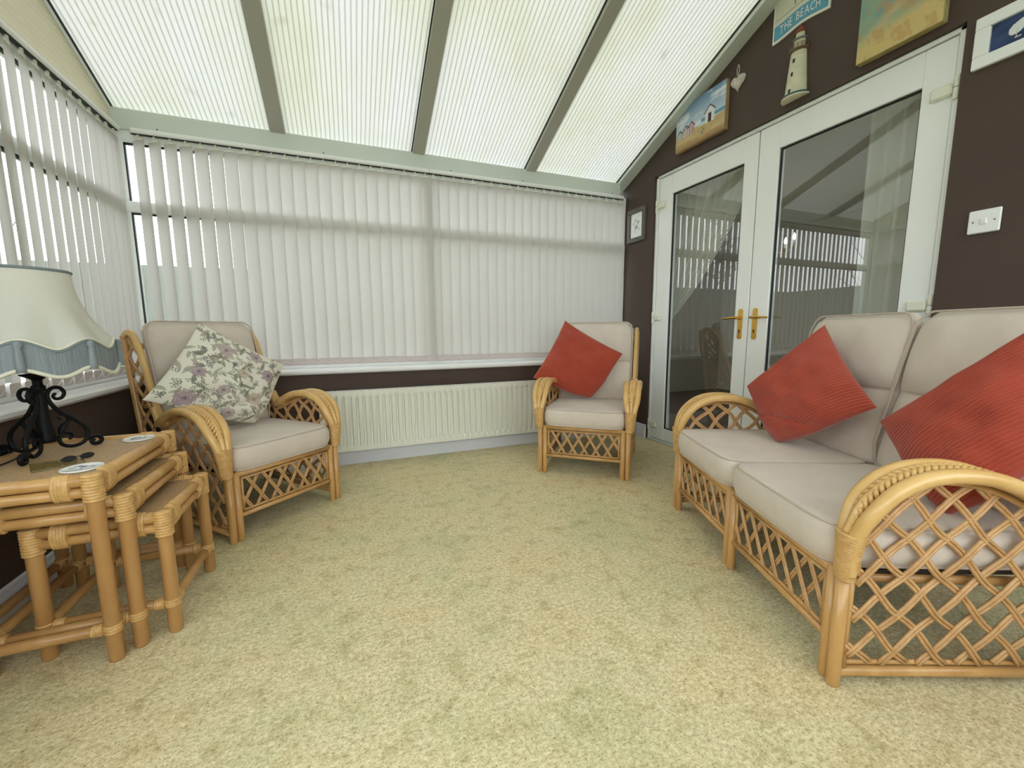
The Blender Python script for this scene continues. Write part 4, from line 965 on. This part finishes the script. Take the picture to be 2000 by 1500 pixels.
sgn_sheet('plank_line', M['grey_frame'], -sw / 2 + 0.010, sw / 2 - 0.010, lambda x: s0 + 0.122 + 0.6 * wv(x), lambda x: s0 + 0.124 + 0.6 * wv(x), -0.0122, 0.002)
def text_mesh(body, size, sx=1.0):
    cu = bpy.data.curves.new('lettering', 'FONT'); cu.body = body; cu.size = size; cu.align_x = 'CENTER'; cu.extrude = 0.0006; cu.resolution_u = 3; cu.space_character = 1.08
    to = bpy.data.objects.new('lettering_curve', cu); COL.objects.link(to); dg = bpy.context.evaluated_depsgraph_get(); dg.update()
    me = bpy.data.meshes.new_from_object(to.evaluated_get(dg)); bpy.data.objects.remove(to); bpy.data.curves.remove(cu)
    for v in me.vertices: v.co.x *= sx
    return me
def lettering(body, size, mat, parent, x, z, y, sx=1.0, gap=0.006):
    gl = []; tot = 0.0
    for chh in body:
        if chh == ' ': gl.append((None, 0.0, 0.018)); tot += 0.018; continue
        me = text_mesh(chh, size, sx); a = min(v.co.x for v in me.vertices); w_ = max(v.co.x for v in me.vertices) - a; gl.append((me, a, w_)); tot += w_ + gap
    cx = x - tot / 2
    for me, a, w_ in gl:
        if me:
            for v in me.vertices: v.co = Vector((v.co.x - a + cx, y + v.co.z, v.co.y + z + wv(cx + w_ / 2)))
            me.materials.clear(); me.materials.append(mat); t_ = bpy.data.objects.new('letter', me); COL.objects.link(t_); t_.parent = parent; cx += w_ + gap
        else: cx += w_
lettering('THE BEACH', 0.066, M['sign_w'], o, 0.0, s0 + 0.034, -0.0124, 0.62)
lettering('TO', 0.078, M['trim_blue'], o, -0.005, s0 + 0.134, -0.0124, 0.8)
# light switch
o = wall_thing('light_switch', 'square white light switch on the brown wall right of the doors', 'switch', 0.960, 1.488)
MB().box(-0.05, 0.05, -0.011, 0, -0.049, 0.049, 0.004).build('plate', M['white'], o, smooth=False)
r_ = MB().box(-0.011, 0.011, -0.017, -0.010, -0.012, 0.014, 0.003).build('rocker', M['white'], o, smooth=False); r_.rotation_euler = (0.12, 0, 0)
for s in (-1, 1): MB().lathe([(0.0035, 0), (0.0035, 0.002)], 10).build('screw', M['ink'], o, loc=(s * 0.033, -0.0105, 0)).rotation_euler = (PI / 2, 0, 0)
# socket on the left wall
o = tag(empty('wall_socket', (-1.18, 1.885, 0.40), PI / 2), 'white double socket on the dark wall behind the tables', 'socket')
MB().box(-0.073, 0.073, -0.010, 0, -0.043, 0.043, 0.004).build('plate', M['white'], o, smooth=False)
for s in (-1, 1):
    MB().box(s * 0.055 - 0.006, s * 0.055 + 0.006, -0.014, -0.009, 0.012, 0.032, 0.002).build('rocker', M['white'], o, smooth=False)
    MB().box(s * 0.03 - 0.003, s * 0.03 + 0.003, -0.0105, -0.0095, 0.005, 0.013).box(s * 0.03 - 0.014, s * 0.03 - 0.007, -0.0105, -0.0095, -0.014, -0.010).box(s * 0.03 + 0.007, s * 0.03 + 0.014, -0.0105, -0.0095, -0.014, -0.010).build('pin_holes', M['black'], o, smooth=False)

# ------------------------------------------------------------------ beyond the door: curtains and chandelier
def curtain(label, y0, y1, gathered, x=2.83):
    root = tag(empty('curtain', (x, (y0 + y1) / 2, 0)), label, 'curtain'); n = 90; rows = []
    zs_ = np.concatenate([np.linspace(2.42, 1.05, 24), np.linspace(0.98, 0.02, 16)])
    for z in zs_:
        if gathered:
            tq = np.clip((2.42 - z) / 1.32, 0, 1); right = y0 + (y1 - y0 - 0.14) * (tq ** 1.7) if z > 1.1 else y0 + (y1 - y0 - 0.14) - 0.05 * (1.1 - z)
        else: right = y0
        rows.append([(0.028 * math.sin(t * 2 * PI * 9) * (0.4 + 0.6 * min(1, (y1 - right) / 0.5)), right + (y1 - right) * t - (y0 + y1) / 2, z) for t in np.linspace(0, 1, n)])
    MB().grid(np.array(rows)).build('drape', M['sheer'], root)
    MB().tube([(0, y0 - (y0 + y1) / 2 - 0.03, 2.44), (0, y1 - (y0 + y1) / 2 + 0.03, 2.44)], 0.014, 8).build('curtain_pole', M['brass'], root)
    if gathered: MB().ring([(0.04 * math.cos(t), y1 - 0.075 - (y0 + y1) / 2 + 0.085 * math.sin(t), 1.06) for t in np.linspace(0, 2 * PI, 16, endpoint=False)], 0.012, 6).build('tieback', M['trim_cream'], root)
    return root
curtain('sheer cream curtain tied back behind the left glazed door', 2.25, 3.22, True)
curtain('straight cream curtain behind the right glazed door', 0.85, 1.56, False)
ch = tag(empty('chandelier', (4.25, 3.15, 1.86)), 'small brass chandelier with lit bulbs seen through the right door', 'lamp')
MB().lathe([(0.004, 0.64), (0.004, 0.10), (0.02, 0.09), (0.028, 0.05), (0.015, 0.02), (0.03, -0.01), (0.012, -0.05), (0.001, -0.06)], 14).build('stem', M['brass'], ch)
for k in range(5):
    a = 2 * PI * k / 5; ca, sa = math.cos(a), math.sin(a)
    MB().tube(crom([(ca * 0.02, sa * 0.02, 0.0), (ca * 0.08, sa * 0.08, -0.05), (ca * 0.16, sa * 0.16, -0.02), (ca * 0.19, sa * 0.19, 0.03)], 5), 0.006, 8).build('arm', M['brass'], ch)
    MB().lathe([(0.012, 0.03), (0.014, 0.07), (0.012, 0.075)], 10, (ca * 0.19, sa * 0.19, 0)).build('candle_cup', M['china'], ch)
    MB().lathe([(0.007, 0.075), (0.015, 0.095), (0.014, 0.115), (0.004, 0.14), (0.001, 0.145)], 10, (ca * 0.19, sa * 0.19, 0)).build('bulb', M['bulb'], ch)

# ------------------------------------------------------------------ the garden
def fence(label, p0, p1, h, n):
    a, c = np.array(p0), np.array(p1); d = (c - a); L = np.linalg.norm(d); rz = math.atan2(d[1], d[0])
    root = tag(empty('garden_fence', (a[0], a[1], -0.08), rz), label, 'fence'); w = L / n
    me = MB().box(0.004, w - 0.004, -0.012, 0.012, 0.03, h, 0).mesh('fence_board', M['fence'], smooth=False)
    for i in range(n): mk('fence_board', me, root, (i * w, 0.006 * (i % 2), 0.0))
    for z in (0.35, h - 0.3): bx('fence_rail', M['fence'], root, 0, L, 0.02, 0.06, z - 0.04, z + 0.04)
    return root
fence('weathered grey garden fence seen through the left blind', (-4.2, -3.5), (-4.2, 9.0), 1.95, 84)
fence('weathered grey garden fence seen through the back blind', (-4.1, 6.6), (7.0, 6.6), 1.95, 74)
def bare_tree(label, x, y, H, seed):
    root = tag(empty('bare_tree', (x, y, -0.08)), label, 'tree'); lr = np.random.default_rng(seed)
    MB().tube(crom([(0, 0, 0), (0.03, 0.02, H * 0.25), (-0.04, 0.03, H * 0.5), (0.02, -0.03, H)], 5), list(np.linspace(0.075, 0.012, 16)), 8).build('trunk', M['bark'], root)
    for i in range(34):
        z = H * lr.uniform(0.28, 0.95); a = lr.uniform(0, 6.28); L = lr.uniform(0.5, 1.3) * (1.15 - z / H * 0.6); b = MB()
        def br(p, a, el, L, r, dep):
            pts = [p]; q = p
            for k in range(4):
                q = q + L / 4 * np.array((math.cos(a) * math.cos(el), math.sin(a) * math.cos(el), math.sin(el))); a += lr.uniform(-0.35, 0.35); el += lr.uniform(-0.15, 0.25); pts.append(q)
            b.tube(pts, list(np.linspace(r, r * 0.35, 5)), 5)
            if dep:
                for k in (1, 2, 3, 4): br(pts[k], a + lr.uniform(-1.3, 1.3), el + lr.uniform(-0.3, 0.7), L * lr.uniform(0.3, 0.6), r * 0.5, dep - 1)
        br(np.array((0.0, 0.0, z)), a, lr.uniform(0.2, 0.9), L, 0.016, 2)
        b.build('branch', M['bark'], root)
    return root
bare_tree('bare tree with thin twigs outside the left window', -5.6, 5.2, 4.6, 3)
bare_tree('bare tree with thin twigs beyond the left corner of the garden', -6.4, 10.6, 5.6, 9)
